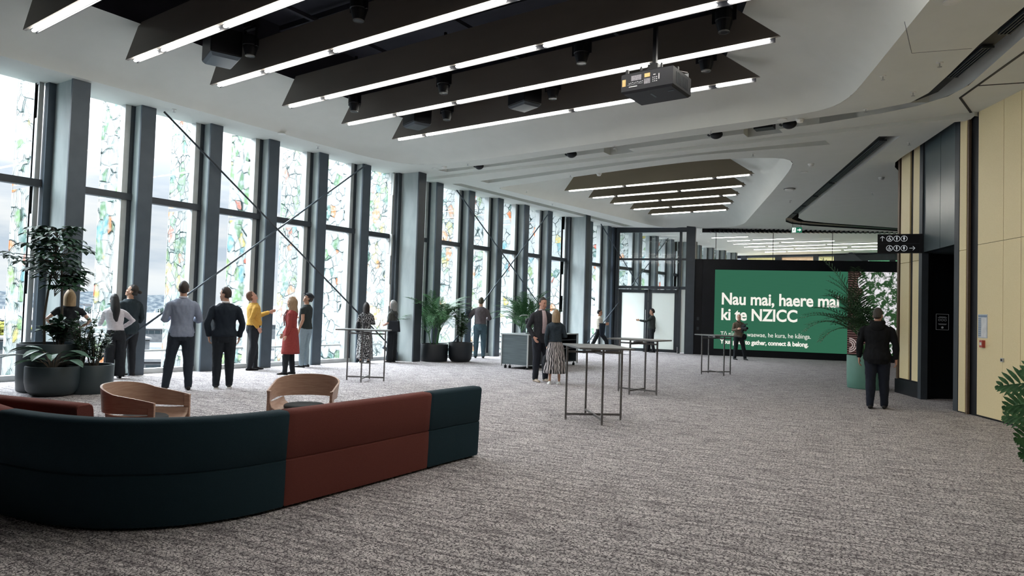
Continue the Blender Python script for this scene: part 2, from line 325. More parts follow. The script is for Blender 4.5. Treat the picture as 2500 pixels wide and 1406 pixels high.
out2 = [(-13.9, 15.2), (-13.5, 15.19), (-2.51, 14.15), (-.02, 13.82), (-.1, 14.1), (-.31, 14.1), (-.86, 15.51), (-1.3, 16.6), (-1.47, 17.1), (-1.52, 17.6), (-1.48, 18.09), (-1.2, 18.7), (1.5, 22), (1.5, 31.46), (-3, 29.72), (-6, 28.55), (-9.5, 27.2), (-12.62, 26.45), (-13.3, 26.3)]
m = shelf('c', out2, [lip2, slot2n+slot2f[::-1], slot3n+slot3f[::-1], rsn+rsf[::-1]], C2)
ed = [(-.02, 13.82), (-.1, 14.1), (-.31, 14.1), (-.86, 15.51), (-1.3, 16.6), (-1.47, 17.1), (-1.52, 17.6), (-1.48, 18.09), (-1.2, 18.7), (1.5, 22)]
struct(m.build('ceiling', 'ceil'))
m = MB()
for a, b in zip(ed, ed[1:]): m.quad((a[0], a[1], C2(*a)+.002), (b[0], b[1], C2(*b)+.002), (b[0], b[1], C2(*b)+.55), (a[0], a[1], C2(*a)+.55))
m.add([(p[0], p[1], C2(*p)+.55) for p in ed+[(4, 22), (4, 10)]], tessellate_polygon([[V((p[0], p[1], 0)) for p in ed+[(4, 22), (4, 10)]]]))
struct(m.build('ceiling', 'black'))
m, rg2 = cove([tuple(p) for p in lip2], open2, (-8.2, 21.6), C2, 6.06, n=220)
struct(m.build('ceiling', 'ceil_warm', smooth=True))
m = void('v', [p[:2] for p in rg2[-1]], 6.06, 6.7); struct(m.build('ceiling', 'plenum'))
slotwall(slot2n, slot2f, C2, .25, 'ceil', 's'); slotwall(slot3n, slot3f, C2, .25, 'ceil', 's')
m = MB(); lp = rsn+rsf[::-1]; m.add([(p[0], p[1], C2(*p)+.36) for p in lp], tessellate_polygon([[V((p[0], p[1], 0)) for p in lp]]))
for a, b in zip(rsn, rsn[1:]): m.quad((a[0], a[1], C2(*a)), (b[0], b[1], C2(*b)), (b[0], b[1], C2(*b)+.36), (a[0], a[1], C2(*a)+.36))
struct(m.build('ceiling', 'plenum'))
m = MB(); rings = []
fr = chaikin(rsf, 2, False)
for i, p in enumerate(fr):
    q = fr[min(i+1, len(fr)-1)]; o = fr[max(i-1, 0)]; d = (q-o).normalized(); nr = V((-d.y, d.x))
    z = C2(p.x, p.y); rings.append([(p.x, p.y, z)]+[(p.x-.04*(1-math.cos(k*.39))*abs(d.y), p.y, z+.36*math.sin(k*.39)) for k in range(1, 5)])
m.loft(rings, cap=False, close=False); m.quad((rsn[0][0], rsn[0][1], C2(*rsn[0])), (rsf[0][0], rsf[0][1], C2(*rsf[0])), (rsf[0][0], rsf[0][1], C2(*rsf[0])+.36), (rsn[0][0], rsn[0][1], C2(*rsn[0])+.36))
struct(m.build('ceiling', 'ceil', smooth=True))
plate(rsn, [(-1.36, 14.70), (-5.23, 24.8), (-5.40, 25.6), (-5.33, 26.2), (-4.8, 26.88), (-2.4, 28.85), (-1.1, 29.55)], C2)
# louvre grilles in the two long slots
def louvres(path0, path1, segs, Z, label):
    root = empty('air_grille', (*((V(path0)+V(path1))/2), 0)); root.location = (0, 0, 0); tag(root, label, 'air grille')
    a, b = V(path0), V(path1); d = (b-a).normalized(); nr = V((d.y, -d.x))
    if nr.x < 0: nr = -nr
    for s0, s1 in segs:
        m = MB()
        for k in range(4):
            p = a+d*s0+nr*(.025+.04*k); q = a+d*s1+nr*(.025+.04*k); m.bar((p.x, p.y, Z(p.x, p.y)+.02), (q.x, q.y, Z(q.x, q.y)+.02), .014, .03)
        for s in (s0, s1):
            p = a+d*s+nr*.02; q = a+d*s+nr*.16; m.bar((p.x, p.y, Z(p.x, p.y)+.02), (q.x, q.y, Z(q.x, q.y)+.02), .016, .03)
        m.build('louvre_blades', 'steel_dark', root)
louvres((-.42, 11.85), (2.6, 3.9), [(.15, 1.3), (1.75, 3.1), (3.5, 5.2), (5.5, 7.5)], lambda x, y: C1(x)-.01, 'black linear air grille in the curved ceiling slot beside the big gold wall')
louvres((-1.52, 14.8), (-5.5, 25.2), [(.2, 4.4), (4.6, 6.4), (6.6, 8.2), (8.4, 9.8), (10.0, 11.0)], lambda x, y: C2(x, y)-.01, 'black linear air grille in the diagonal ceiling slot near the exit sign')

# ---- glass wall on the left
GZ = 5.75
path = [(-13.8, -5.0), (-13.8, 14.1), (-13.38, 15.2), (-12.65, 26.9), (-12.55, 27.6), (-11.0, 40.5)]
def wallx(y):
    for a, b in zip(path, path[1:]):
        if a[1] <= y <= b[1]: return a[0]+(b[0]-a[0])*(y-a[1])/(b[1]-a[1])
    return path[-1][0]
fars = [2.79+1.495*k for k in range(8)]+[15.83, 17.3, 18.77, 20.24, 21.7, 24.6, 26.1]+[28.7+1.5*k for k in range(8)]
mains = [5.78, 14.72, 23.45, 33.0]
fars = [f for f in fars if all(abs(f-q) > .12 for q in mains)]
GOFF = .30   # glass behind the columns' room face
tn = 2
def trim(mb, mat, name=None, **k):
    global tn; tn += 1
    return struct(mb.build('trim_%d' % tn, mat, **k))
allc = sorted([(f, 0) for f in fars]+[(q, 1) for q in mains])
for f, big in allc:
    x = wallx(f-.15); gx = x-GOFF
    if big:
        dx = .55
        m = MB(); m.span(gx-.02, x+dx-.045, f-.28, f-.02, 0, GZ); trim(m, 'concrete')
        m = MB(); m.span(x+dx-.045, x+dx, f-.30, f, 0, GZ); m.span(gx, gx+.16, f-.40, f-.28, 0, GZ); trim(m, 'steel' if f < 6 else 'steel_dark')
    else:
        m = MB(); m.span(x-.05, x, f-.29, f, 0, GZ); m.span(gx, gx+.05, f-.29, f, 0, GZ); m.span(gx, x-.03, f-.18, f-.11, 0, GZ); trim(m, 'steel', bevel=.004)
        m = MB(); m.span(gx+.05, x-.052, f-.285, f-.265, 0, GZ); trim(m, 'side')
        m = MB(); m.span(gx-.10, gx+.03, f-.36, f-.29, -.4, GZ); trim(m, 'steel_dark')
    m = MB(); m.span(gx-.16, gx+.02, f-(.47 if not big else .50), f-(.36 if not big else .42), -.4, GZ); trim(m, 'alu')
wn = 0
edges = [c for c in allc]
prev = None
for (f0, b0), (f1, b1) in zip(edges, edges[1:]):
    y0, y1 = f0, f1-(.40 if not b1 else .45); 
    if y1-y0 < .2: continue
    wn += 1; x0, x1 = wallx(y0)-GOFF, wallx(y1)-GOFF
    root = struct(empty('window_%d' % wn, (x0, y0, 0))); L = lambda x, y, z: (x-x0, y-y0, z)
    m = MB(); m.bar(L(x0, y0, 3.56), L(x1, y1+.1, 3.56), .16, .13); m.build('transom', 'steel_dark', root)
    m = MB(); m.bar(L(x0, y0, .05), L(x1, y1+.1, .05), .16, .10); m.build('sill_frame', 'alu', root)
    for za, zb in ((.10, 3.5), (3.62, GZ)):
        g = MB(); g.quad(L(x0, y0, za), L(x1, y1, za), L(x1, y1, zb), L(x0, y0, zb)); g.build('glass_pane', 'glass', root)
    if b0 and f0 < 20 or True:
        m = MB(); m.bar(L(x0-.15, y0, .45), L(x1-.15, y1+.1, .45), .03, .035); m.build('rail', 'alu', root)
# painted glass fins standing outside, one by each frame
fi = 0
ORD = ['first', 'second', 'third', 'fourth', 'fifth', 'sixth', 'seventh', 'eighth', 'ninth', 'tenth', 'eleventh', 'twelfth', 'thirteenth', 'fourteenth', 'fifteenth', 'sixteenth', 'seventeenth', 'eighteenth', 'nineteenth', 'twentieth', 'twenty-first', 'twenty-second', 'twenty-third', 'twenty-fourth', 'twenty-fifth', 'twenty-sixth', 'twenty-seventh', 'twenty-eighth', 'twenty-ninth', 'thirtieth']
for f, big in allc:
    if f < 4: continue
    y = f-.44 if not big else f-.48; gx = wallx(f)-GOFF-.02
    root = tag(empty('painted_glass_fin', (gx, y, 0)), 'tall painted leaf-pattern glass fin outside, the %s from the left' % ORD[fi], 'glass fin', 'painted glass fins outside the glass wall'); fi += 1
    o0 = .14
    for za, zb in ((-1.4, 3.50), (3.58, 8.2)):
        g = MB(); g.span(-o0-.80, -o0, -.012, .012, za, zb); g.build('painted_pane', 'art', root)
    m = MB(); m.span(-o0-.005, -.07, -.02, .02, -1.4, 8.2)
    for z in (-.2, 1.55, 3.0, 4.75, 6.2): m.span(-.08, 0, -.02, .02, z, z+.62)
    m.build('metal_strip', 'strip', root)
    m = MB(); m.bar((-o0-.81, 0, -1.4), (-o0-.81, 0, 8.2), .012); m.build('edge_strip', 'alu', root)
# diagonal brace rods
def rod(y0, z0, y1, z1, off, label, lim=None):
    zc = 5.36 if y0 < 15 or (label.find('bun') > 0) else 5.19
    if z0 > zc: y0, z0 = y0+(y1-y0)*(z0-zc)/(z0-z1), zc
    a = V((wallx(y0)+off, y0, z0)); b = V((wallx(y1)+off, y1, z1)); root = tag(empty('brace_rod', a), label, 'brace rod', 'diagonal steel brace rods along the glass wall')
    m = MB(); m.tube([(0, 0, 0), b-a], .020, 10); m.build('rod', 'steel_dark' if y0 < 9 and z0 > 3 else 'steel', root, smooth=True)
    d = (b-a).normalized(); m = MB(); m.tube([b-a-d*.34, b-a-d*.02], .034, 10); m.build('end_sleeve', 'steel', root, smooth=True)
    return root
rod(7.30, 5.43, 14.36, .22, .06, 'thin brace rod dropping from the left ceiling to the foot of the wide column')
rod(13.09, 5.45, 6.13, .18, .10, 'thin brace rod rising from behind the man with the hair bun')
rod(16.3, 5.22, 23.0, .22, .05, 'brace rod falling from the ceiling towards the second palm')
rod(21.3, 5.15, 16.05, .2, .09, 'brace rod rising from behind the black planters')
rod(24.6, 5.5, 31.6, .25, .10, 'brace rod falling to the glass door column')
rod(31.2, 5.5, 24.0, .25, .14, 'brace rod rising behind the walking man in white shirt')
m = MB(); m.box((0, 0, .12), (.16, .24, .24)); m.tube([(0, .0, .16), (0, -.42, .42)], .05, 8); o = m.build('floor_bracket', 'steel', bevel=.01); o.location = (wallx(14.1)+.12, 14.25, 0); tag(o, 'dark steel foot bracket of the brace at the wide grey column', 'bracket')
# unseen back wall; left wall added over near window bays to cut light
m = MB(); m.quad((-14.3, -5, 0), (8.6, -5, 0), (8.6, -5, 6), (-14.3, -5, 6)); struct(m.build('wall_back', 'black'))
m = MB(); m.quad((-14.1, -5, 0), (-14.1, 4.22, 0), (-14.1, 4.22, 6), (-14.1, -5, 6)); struct(m.build('wall_left_light_block', 'steel_dark'))

# ---- right wall, from its far corner A to the near end
A, B, Cc, D, E_ = (-1.40, 17.2), (-.90, 16.15), (-.19, 14.3), (.05, 13.85), (.62, 12.75)
F_ = (8.4, -2.3)
def strip(mb, p, q, a, b, z0, z1, off=0.0, th=.04):
    p, q = V(p), V(q); d = (q-p).normalized(); n = V((-d.y, d.x)); n = -n if n.x > 0 else n
    s = p.lerp(q, a)+n*off; e = p.lerp(q, b)+n*off
    mb.prism([s, e, e-n*th, s-n*th] if True else [], z0, z1)
def pts(p, q, off):
    p, q = V(p), V(q); d = (q-p).normalized(); n = V((-d.y, d.x)); n = -n if n.x > 0 else n; return n*off
m = MB(); n_ = 'wall_right'
HZ = 5.9
for a, b in ((.17, .56), (.70, .985)):
    for z0, z1 in ((.33, 2.80), (2.806, HZ)): strip(m, A, B, a, b, z0, z1, .03)
g2 = struct(m.build(n_, 'gold', bevel=.006))
m = MB(); strip(m, A, B, 0, 1, .0, HZ, 0, .2); strip(m, A, B, 0, 1, 0, .30, .045, .06); struct(m.build('wall_right', 'black'))
m = MB(); strip(m, A, B, 0.02, .10, .31, HZ, .03); struct(m.build('wall_right', 'gold_dark'))
m = MB(); m.quad((A[0], A[1], 0), (2.2, 24, 0), (2.2, 24, HZ), (A[0], A[1], HZ)); struct(m.build('wall_right', 'black'))
# doorway: jambs, lintel panel, dark recess
m = MB(); strip(m, B, Cc, 0, .09, 0, HZ, .05, .12); strip(m, B, Cc, .90, 1.0, 0, HZ, .05, .14); struct(m.build('wall_right', 'steel_dark'))
mid = .52
m = MB(); strip(m, B, Cc, .09, mid-.004, 2.95, HZ, .02, .08); strip(m, B, Cc, mid+.004, .90, 2.95, HZ, .02, .08); lm = pmat('satin_slate_panel', (.085, .115, .125), .28, c2=(.10, .13, .14), scale=2); struct(m.build('wall_right', lm))
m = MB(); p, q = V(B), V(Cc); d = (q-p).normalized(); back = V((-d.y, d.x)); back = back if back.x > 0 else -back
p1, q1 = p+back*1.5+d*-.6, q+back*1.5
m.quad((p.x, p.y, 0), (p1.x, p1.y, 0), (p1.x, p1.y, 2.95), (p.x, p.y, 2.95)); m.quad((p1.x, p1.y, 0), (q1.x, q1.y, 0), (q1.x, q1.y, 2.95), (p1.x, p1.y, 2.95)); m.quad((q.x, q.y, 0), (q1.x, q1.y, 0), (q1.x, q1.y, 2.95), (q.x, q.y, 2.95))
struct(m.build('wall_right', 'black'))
m = MB(); m.add([(p.x, p.y, 2.95), (p1.x, p1.y, 2.95), (q1.x, q1.y, 2.95), (q.x, q.y, 2.95)], [(0, 1, 2, 3)]); struct(m.build('ceiling', lm))
# gold pilaster between doorway and big wall
m = MB()
for z0, z1 in ((.02, 2.80), (2.806, HZ)): strip(m, Cc, D, .06, .48, z0, z1, .06)
struct(m.build('wall_right', 'gold', bevel=.005))
m = MB(); strip(m, Cc, D, 0, 1, 0, HZ, .0, .2); struct(m.build('wall_right', 'black'))
m = MB(); strip(m, Cc, D, .48, .58, 0, HZ, .05); struct(m.build('wall_right', 'gold_dark'))
# big gold wall
Lw = (V(F_)-V(D)).length; cur = 0.0; m = MB(); k = 0
ws = [.0, .72, 1.17]+[1.17+.9*i for i in range(1, 18)]
for s0, s1 in zip(ws, ws[1:]):
    if s1 > Lw: break
    for z0, z1 in ((.03, 2.86), (2.866, HZ)): strip(m, D, F_, (s0+.004)/Lw, (s1-.004)/Lw, z0, z1, .015)
struct(m.build('wall_right', 'gold', bevel=.003))
m = MB(); strip(m, D, F_, 0, 1, 0, HZ, 0.0, .2); m.quad((F_[0], F_[1], 0), (8.4, -5, 0), (8.4, -5, HZ), (F_[0], F_[1], HZ)); struct(m.build('wall_right', 'black'))
# ceiling trim lines over the gold wall
m = MB()
for a, b in (((3.9, 2.2), (.5, 11.07)), ((.5, 11.07), (-.21, 12.85)), ((-.21, 12.85), (-.06, 13.9))):
    m.bar((a[0], a[1], C1(a[0])-.002), (b[0], b[1], C1(b[0])-.002), .035, .012)
m.bar((.02, 12.3, C1(0)-.002), (.72, 12.45, C1(.7)-.002), .02, .012)
trim(m, 'black')

# ---- far glazed front: door, transom lights, black media wall
def W(s, z=0, off=0):   # distance along the front from its left end
    a, b, c = V(WL), V(WM), V(WR); l1 = (b-a).length
    if s <= l1: p = a.lerp(b, s/l1); d = (b-a).normalized()
    else: d = (c-b).normalized(); p = b+d*(s-l1)
    n = V((d.y, -d.x)); return V((p.x+n.x*off, p.y+n.y*off, z))
l1 = (V(WM)-V(WL)).length
dt = (V(WM)-V(WL)).normalized(); dn = V((dt.y, -dt.x, 0)); dt3 = V((dt.x, dt.y, 0))
root = struct(empty('door_1', W(.0)))
O = W(0)
def fb(m, s0, s1, z0, z1, th=.10, off=0):
    a = W(s0, z0, off)-O; b = W(s1, z0, off)-O; c = (a+b)/2; c.z = (z0+z1)/2; m.box(c, ((b-a).length, th, z1-z0), (dt3, dn, V((0, 0, 1))))
zt = 5.05
m = MB()
fb(m, .0, .12, 0, zt, .2); fb(m, 0, l1, zt-.0, zt+.25, .2); fb(m, 2.62, 2.72, 0, zt, .14); fb(m, 2.90, l1+.05, 0, zt+.2, .3)
fb(m, .12, 2.9, 2.62, 2.74, .14); fb(m, .12, 2.9, 3.82, 3.90, .10); fb(m, .12, 2.9, zt-.06, zt, .12)
m.build('frame', 'steel_dark', root)
for k, (s0, s1) in enumerate(((.14, 1.37), (1.39, 2.60))):
    m = MB(); w_ = .14; fb(m, s0, s0+w_, .02, 2.6, .06); fb(m, s1-w_, s1, .02, 2.6, .06); fb(m, s0, s1, .02, .14, .06); fb(m, s0, s1, 2.46, 2.6, .06); lf = m.build('door_leaf', 'steel_dark', root)
    m = MB(); fb(m, s0+w_, s1-w_, .14, 2.46, .02); m.build('frosted_pane', 'frost', lf)
    sx = s1-.07 if k == 0 else s0+.07
    if k == 0:
        m = MB(); a = W(sx, .35, .09)-O; b = W(sx, 1.75, .09)-O; m.tube([a, b], .018, 8)
        for z in (.5, 1.6): m.bar(W(sx, z, 0)-O, W(sx, z, .09)-O, .02)
        m.build('door_handle', 'alu', lf, smooth=True)
m = MB(); fb(m, 2.72, 2.90, .05, 2.62, .02); m.build('side_light', 'frost', root)
for z0, z1 in ((2.74, 3.82), (3.90, zt-.06)):
    m = MB(); fb(m, .12, 2.62, z0, z1, .012); m.build('glass_pane', 'glass', root)
# dark steel column left of door
m = MB(); m.span(-.12, .12, -.12, .12, 0, 5.4); o = struct(m.build('trim_90', 'steel_dark')); o.location = (W(-.16).x, W(-.16).y+.05, 0); 
m = MB(); m.span(-.04, .04, -.04, .04, 0, 5.4); o = struct(m.build('trim_91', 'steel')); o.location = (W(-.16).x+.05, W(-.16).y-.12, 0)
# black media wall
d2 = (V(WR)-V(WM)).normalized(); n2 = V((d2.y, -d2.x)); Wm = V(WM)
def Q(s, z=0, off=0): p = Wm+d2*s+n2*off; return V((p.x, p.y, z))
def qb(m, s0, s1, z0, z1, off0, off1):
    c = (Q(s0, z0, off0)+Q(s1, z1, off1))/2; m.box(c, (s1-s0, abs(off1-off0), z1-z0), (d2.to_3d(), n2.to_3d(), V((0, 0, 1))))
m = MB(); qb(m, .05, 11, 0, 3.88, -.6, .0); qb(m, .35, 11, 0, 3.86, 0, .22); struct(m.build('wall_far', 'black'))
# glass above it with fine joints and a slotted black head
root = struct(empty('window_40', (0, 0, 0)))
m = MB(); m.quad(Q(.2, 3.86, -.1), Q(11, 3.86, -.1), Q(11, 5.3, -.1), Q(.2, 5.3, -.1)); m.build('glass_pane', 'glass', root)
m = MB()
for s in (.85, 3.05, 5.25, 7.5): m.bar(Q(s, 3.86, -.1), Q(s, 5.2, -.1), .02)
m.build('glass_joint', 'steel_dark', root)
m = MB(); qb(m, .3, 11, 4.98, 5.35, -.16, -.04)
for k in range(60): qb(m, .6+.17*k, .66+.17*k, C2(-6, 29)-.1, C2(-6, 29)+.02, -.04, .35)
m.build('head_frame', 'black', root)

# ---- the room beyond
m = MB(); m.quad((-13.3, 26.3, 5.22), (-9.5, 27.25, 5.22), (-11.2, 40.8, 5.22), (-13.3, 40.8, 5.22)); m.quad((-9.5, 27.25, 5.22), (8.8, 33.5, 5.22), (8.8, 40.8, 5.22), (-11.2, 40.8, 5.22)); struct(m.build('ceiling', 'ceil'))
m = MB(); m.quad((8.8, 18, 0), (8.8, 41, 0), (8.8, 41, 5.4), (8.8, 18, 5.4)); struct(m.build('wall_right', 'ceil'))
FY = 41.0
m = MB(); m.span(-11.5, 9, FY, FY+.15, 0, 2.6); m.span(-11.5, 9, FY, FY+.15, 5.12, 5.4); struct(m.build('wall_far', 'steel'))
m = MB()
for x, w_ in ((-11.3, .3), (-9.35, .35), (-7.35, .25), (-6.1, .5), (-4.9, .3), (-3.6, .25), (-2.0, .3), (0, .3), (2, .3), (4, .3), (6, .3), (8, .3)): m.span(x-w_/2, x+w_/2, FY-.1, FY+.1, 0, 5.2)
m.span(-6.4, 9, FY-.25, FY, 4.82, 5.15); m.bar((-5.6, FY-.6, 5.2), (-3.4, FY-.6, 3.2), .24); trim(m, 'steel_dark')
cg = [('far_glass_yellow', (1, .93, .62)), ('far_glass_orange', (1, .80, .60)), ('far_glass_green', (.35, .62, .42))]
cgm = [glassm(n, c, .03, .2) for n, c in cg]
for k, (xa, xb, ci) in enumerate(((-11.1, -10.3, 0), (-10.3, -9.5, 0), (-9.2, -7.5, 1), (-7.2, -6.3, 0), (-5.8, -5.05, 2), (-4.7, -3.7, 2), (-3.5, -2.1, 2), (-1.8, -.1, 0), (.2, 3.9, 2), (4.1, 7.9, 1))):
    m = MB(); m.span(xa, xb, FY+.02, FY+.05, 2.6, 5.1); o = struct(m.build('window_%d' % (50+k), cgm[ci]))
FL = [(-10.05, 31.07, 1.65), (-9.75, 32.5, 1.05), (-8.55, 32.4, 1.8), (-9.9, 34.0, 2.15), (-7.6, 33.85, 2.3), (-9.8, 35.5, 1.05), (-8.6, 35.5, 2.65), (-5.85, 35.35, 2.2), (-9.7, 37.0, 2.0), (-7.6, 36.9, 2.4), (-5.0, 36.8, 2.0), (-9.5, 38.5, 1.1), (-8.3, 38.4, 2.6), (-5.55, 38.3, 2.2)]
for x, y, L_ in FL:
    r_ = tag(empty('linear_ceiling_light', (x, y, 5.18)), 'white linear light on the ceiling beyond the glass above the screen wall', 'light', 'linear lights in the room beyond')
    m = MB(); m.span(0, L_, -.04, .04, 0, .04); m.build('light_housing', 'white', r_); m = MB(); m.span(.01, L_-.01, -.026, .026, -.02, 0); m.build('led_tube', 'led_far', r_)
# ============================================================ CEILING BAFFLES
SL = math.radians(-1.37)
def baffle(xl, xr, y, zb, zt, lu, ru, gaps, label, group, capR=.0, fm='fin', lr=.027):
    """vertical panel across the room: bottom corners xl..xr, top corners lu..ru, LED tubes under it split at gaps"""
    L_ = xr-xl; root = tag(empty('ceiling_baffle', (xl, y, zb), SL), label, 'ceiling baffle', group)
    m = MB(); th = .045; z1 = zt-zb
    pr = [(0, 0), (L_, 0), (ru-xl, z1), (lu-xl, z1)]
    for s in (-1,):
        m.add([(p[0], -.06, p[1]) for p in pr]+[(p[0], -.06+th, p[1]) for p in pr], [(0, 1, 2, 3), (7, 6, 5, 4), (0, 4, 5, 1), (1, 5, 6, 2), (2, 6, 7, 3), (3, 7, 4, 0)])
    m.build('panel', fm, root)
    m = MB(); m.span(.05, L_-.1, -.012, .075, .025, .09); m.span(.10, L_-.1, .078, .086, -.03, .09)
    m.build('light_channel', 'black', root)
    g = [.13]+[x-xl for x in gaps]+[L_-.16-capR]
    for i in range(len(g)-1):
        a = g[i]+(.07 if i else 0); b = g[i+1]-(.07 if i < len(g)-2 else 0)
        m = MB(); m.tube([(a, .028, -.005), (a+.02, .028, -.012), (b-.02, .028, -.012), (b, .028, -.005)], [lr*.5, lr, lr, lr*.5], 8, flat=.8); m.build('led_tube', 'led', root, smooth=True)
    return root
G1 = 'dark ceiling baffles with light strips overhead'
ZB = 5.47
defs = [(-11.78, 3.1, 4.22, -11.36, 2.4, [-9.55, -6.2, -3.2, 0], 'nearest ceiling baffle with light strip, cut by the top left corner'),
 (-11.68, 2.6, 5.66, -11.26, 1.8, [-10.75, -9.02, -6.5, -3.3, 0], 'second nearest long dark baffle, its lit edge leaving the top of the picture'),
 (-11.60, 2.0, 7.12, -11.3, 1.2, [-10.12, -8.35, -4.9, -1.8], 'long dark baffle behind the square ceiling speaker, third nearest'),
 (-11.51, .0, 8.62, -11.1, -1.0, [-10.36, -7.1, -5.4, -2.65], 'long dark baffle just nearer than the projector pole'),
 (-11.44, -2.27, 10.11, -11.05, -2.9, [-9.9, -8.3, -4.2], 'dark baffle crossing right behind the projector'),
 (-11.39, -2.93, 11.62, -11.0, -3.6, [-10.45, -6.55, -3.75], 'farthest dark baffle of the near group, behind the projector')]
for xl, xr, y, lu, ru, gaps, lab in defs:
    baffle(xl, xr, y, ZB, 6.0, lu, ru, [g for g in gaps], lab, G1, .0)
G2 = 'dark brown baffles of the far ceiling recess'
t2 = [(-10.98, -4.97, 19.08, [-8.9, -6.1]), (-10.89, -5.6, 20.57, [-9.9, -7.7]), (-10.76, -6.17, 21.94, [-8.9, -6.8]), (-10.66, -6.78, 23.43, [-9.1]), (-10.54, -7.36, 24.84, [-8.8])]
for i, (xl, xr, y, gaps) in enumerate(t2):
    baffle(xl, xr, y, 5.45, 6.10, xl+.53, xr-.92, gaps, ['brown lit baffle of the far recess, nearest and longest', 'brown lit baffle of the far recess, second nearest', 'middle brown lit baffle of the far recess', 'brown lit baffle of the far recess, second farthest', 'brown lit baffle of the far recess, farthest and shortest'][i], G2, fm='fin_brown', lr=.020)

# ---- moving spotlights hung between the baffles
def spot(x, y, zb, label, h=.42):
    r_ = tag(empty('spotlight', (x, y, zb)), label, 'spotlight', 'black spotlights hung between the baffles')
    m = MB(); m.lathe((0, 0, 0), [(.075, 0), (.115, .13), (.12, .16), (.13, .17), (.13, .30), (.10, .33)], 18); m.build('head', 'black', r_, smooth=False)
    m = MB(); m.lathe((0, 0, -.004), [(.078, 0), (.078, .02), (.060, .02), (.060, 0)], 18, cap=False); m.build('lens_ring', 'alu', r_)
    m = MB(); m.bar((-.15, 0, .15), (-.15, 0, .45), .02, .05); m.bar((.15, 0, .15), (.15, 0, .45), .02, .05); m.box((0, 0, .46), (.32, .06, .03)); m.box((0, 0, .56), (.2, .16, .18)); m.bar((0, 0, .6), (0, 0, 1.15), .04); m.build('yoke', 'black', r_)
SP = [(-9.89, 6.7, 5.56, 'black spotlight just right of the square ceiling speaker'), (-7.35, 6.7, 5.60, 'black spotlight at the top edge left of centre'),
 (-10.55, 9.6, 5.49, 'black spotlight at the left end of the fourth baffle'), (-8.18, 9.6, 5.50, 'black spotlight hanging over the middle of the fourth gap'),
 (-5.29, 9.6, 5.54, 'black spotlight left of the projector pole'), (-2.99, 9.6, 5.58, 'black spotlight at the right end, nearest the pale ceiling'),
 (-9.26, 11.0, 5.50, 'black spotlight beside the small dark speaker at far left'), (-6.66, 11.0, 5.56, 'black spotlight left of the projector, farthest row'), (-3.71, 11.0, 5.58, 'black spotlight seen just above the projector'),
 (-12.25, 4.2, 5.95, 'black spotlight cut by the top left corner')]
for s in SP[:9]: spot(*s)
def speaker(x, y, z, s, label):
    r_ = tag(empty('ceiling_speaker', (x, y, z), -.35), label, 'speaker', 'black speakers hung between the baffles')
    m = MB(); m.span(-s, s, -s*.75, s*.75, .0, s*1.3); m.build('cabinet', 'black', r_, bevel=.02)
    m = MB(); m.loft([[(-s*.97, -s*.72, -.003), (s*.97, -s*.72, -.003), (s*.97, s*.72, -.003), (-s*.97, s*.72, -.003)], [(-s*.8, -s*.6, -.05), (s*.8, -s*.6, -.05), (s*.8, s*.6, -.05), (-s*.8, s*.6, -.05)]]); m.build('grille', 'steel_dark' if s < .3 else 'steel', r_)
    m = MB(); m.bar((0, 0, s*1.3), (0, 0, 1.2), .04); m.build('hanger', 'black', r_)
speaker(-10.45, 6.55, 5.56, .33, 'large square black speaker with grey face between near baffles')
speaker(-10.1, 11.0, 5.50, .28, 'small black speaker hung at the left end of the farthest baffle')
speaker(-7.3, 11.0, 5.52, .28, 'small black speaker hung left of the projector')
# ---- projector
r_ = tag(empty('projector', (-3.90, 9.3, 4.72), math.radians(-2)), 'black projector hanging on a pole with orange stickers', 'projector')
m = MB(); m.loft([[(-.36, -.26, 0), (.38, -.26, 0), (.38, .34, 0), (-.36, .34, 0)], [(-.39, -.29, .03), (.41, -.29, .03), (.41, .37, .03), (-.39, .37, .03)], [(-.39, -.29, .28), (.41, -.29, .28), (.41, .37, .28), (-.39, .37, .28)], [(-.36, -.26, .30), (.38, -.26, .30), (.38, .34, .30), (-.36, .34, .30)]])
body = m.build('body', pmat('projector_black', (.010, .011, .017), .6, scale=9), r_)
m = MB(); m.bar((-.0, 0, .30), (0, 0, 1.9), .055); m.build('pole', 'black', r_)
m = MB(); m.box((0, 0, .34), (.34, .26, .04)); m.box((0, 0, .40), (.16, .16, .10))
for sx in (-.16, .16):
    for sy in (-.12, .12): m.bar((sx, sy, .30), (sx, sy, .42), .025)
m.bar((-.34, -.2, .3), (-.34, -.2, .38), .04); m.bar((-.34, .2, .3), (-.34, .2, .38), .04); m.bar((.3, .1, .3), (.3, .1, .40), .05); m.tube([(.18, 0, .36), (.28, -.04, .34), (.34, .1, .33), (.38, .3, .36)], .008, 6); m.build('mount', 'black', r_)
org = pmat('orange_sticker', (.85, .55, .22), .6); gry = pmat('grey_label', (.22, .21, .24), .6, c2=(.34, .32, .36), scale=40)
m = MB(); m.box((-.345, -.292, .155), (.055, .004, .10)); m.box((.02, -.292, .215), (.085, .004, .055)); m.build('sticker', org, r_)
m = MB(); m.box((-.15, -.292, .205), (.16, .004, .075)); m.box((.02, -.292, .13), (.095, .004, .075)); m.build('label_plate', gry, r_)
wm = pmat('white_print', (.75, .75, .78), .6); m = MB()
for i in range(3):
    for j in range(3): m.box((.11+.028*i, -.2925, .11+.028*j), (.013, .005, .012))  # raised control buttons; the printed marks below share this mesh
m.box((.13, -.2925, .205), (.035, .005, .012)); m.box((.20, -.2925, .17), (.012, .005, .08))
for i in range(9): m.box((-.26+.026*i, -.2925, .135+.004*(i % 3)), (.014, .005, .009))
m.box((-.17, -.2925, .115), (.24, .005, .003)); m.box((-.2, -.2925, .085), (.13, .005, .012)); m.build('control_buttons_print', wm, r_)
m = MB()
for k in range(9): m.box((.412, -.16+.05*k, .15), (.006, .012, .17))
m.build('vent_louvres', 'steel_dark', r_)
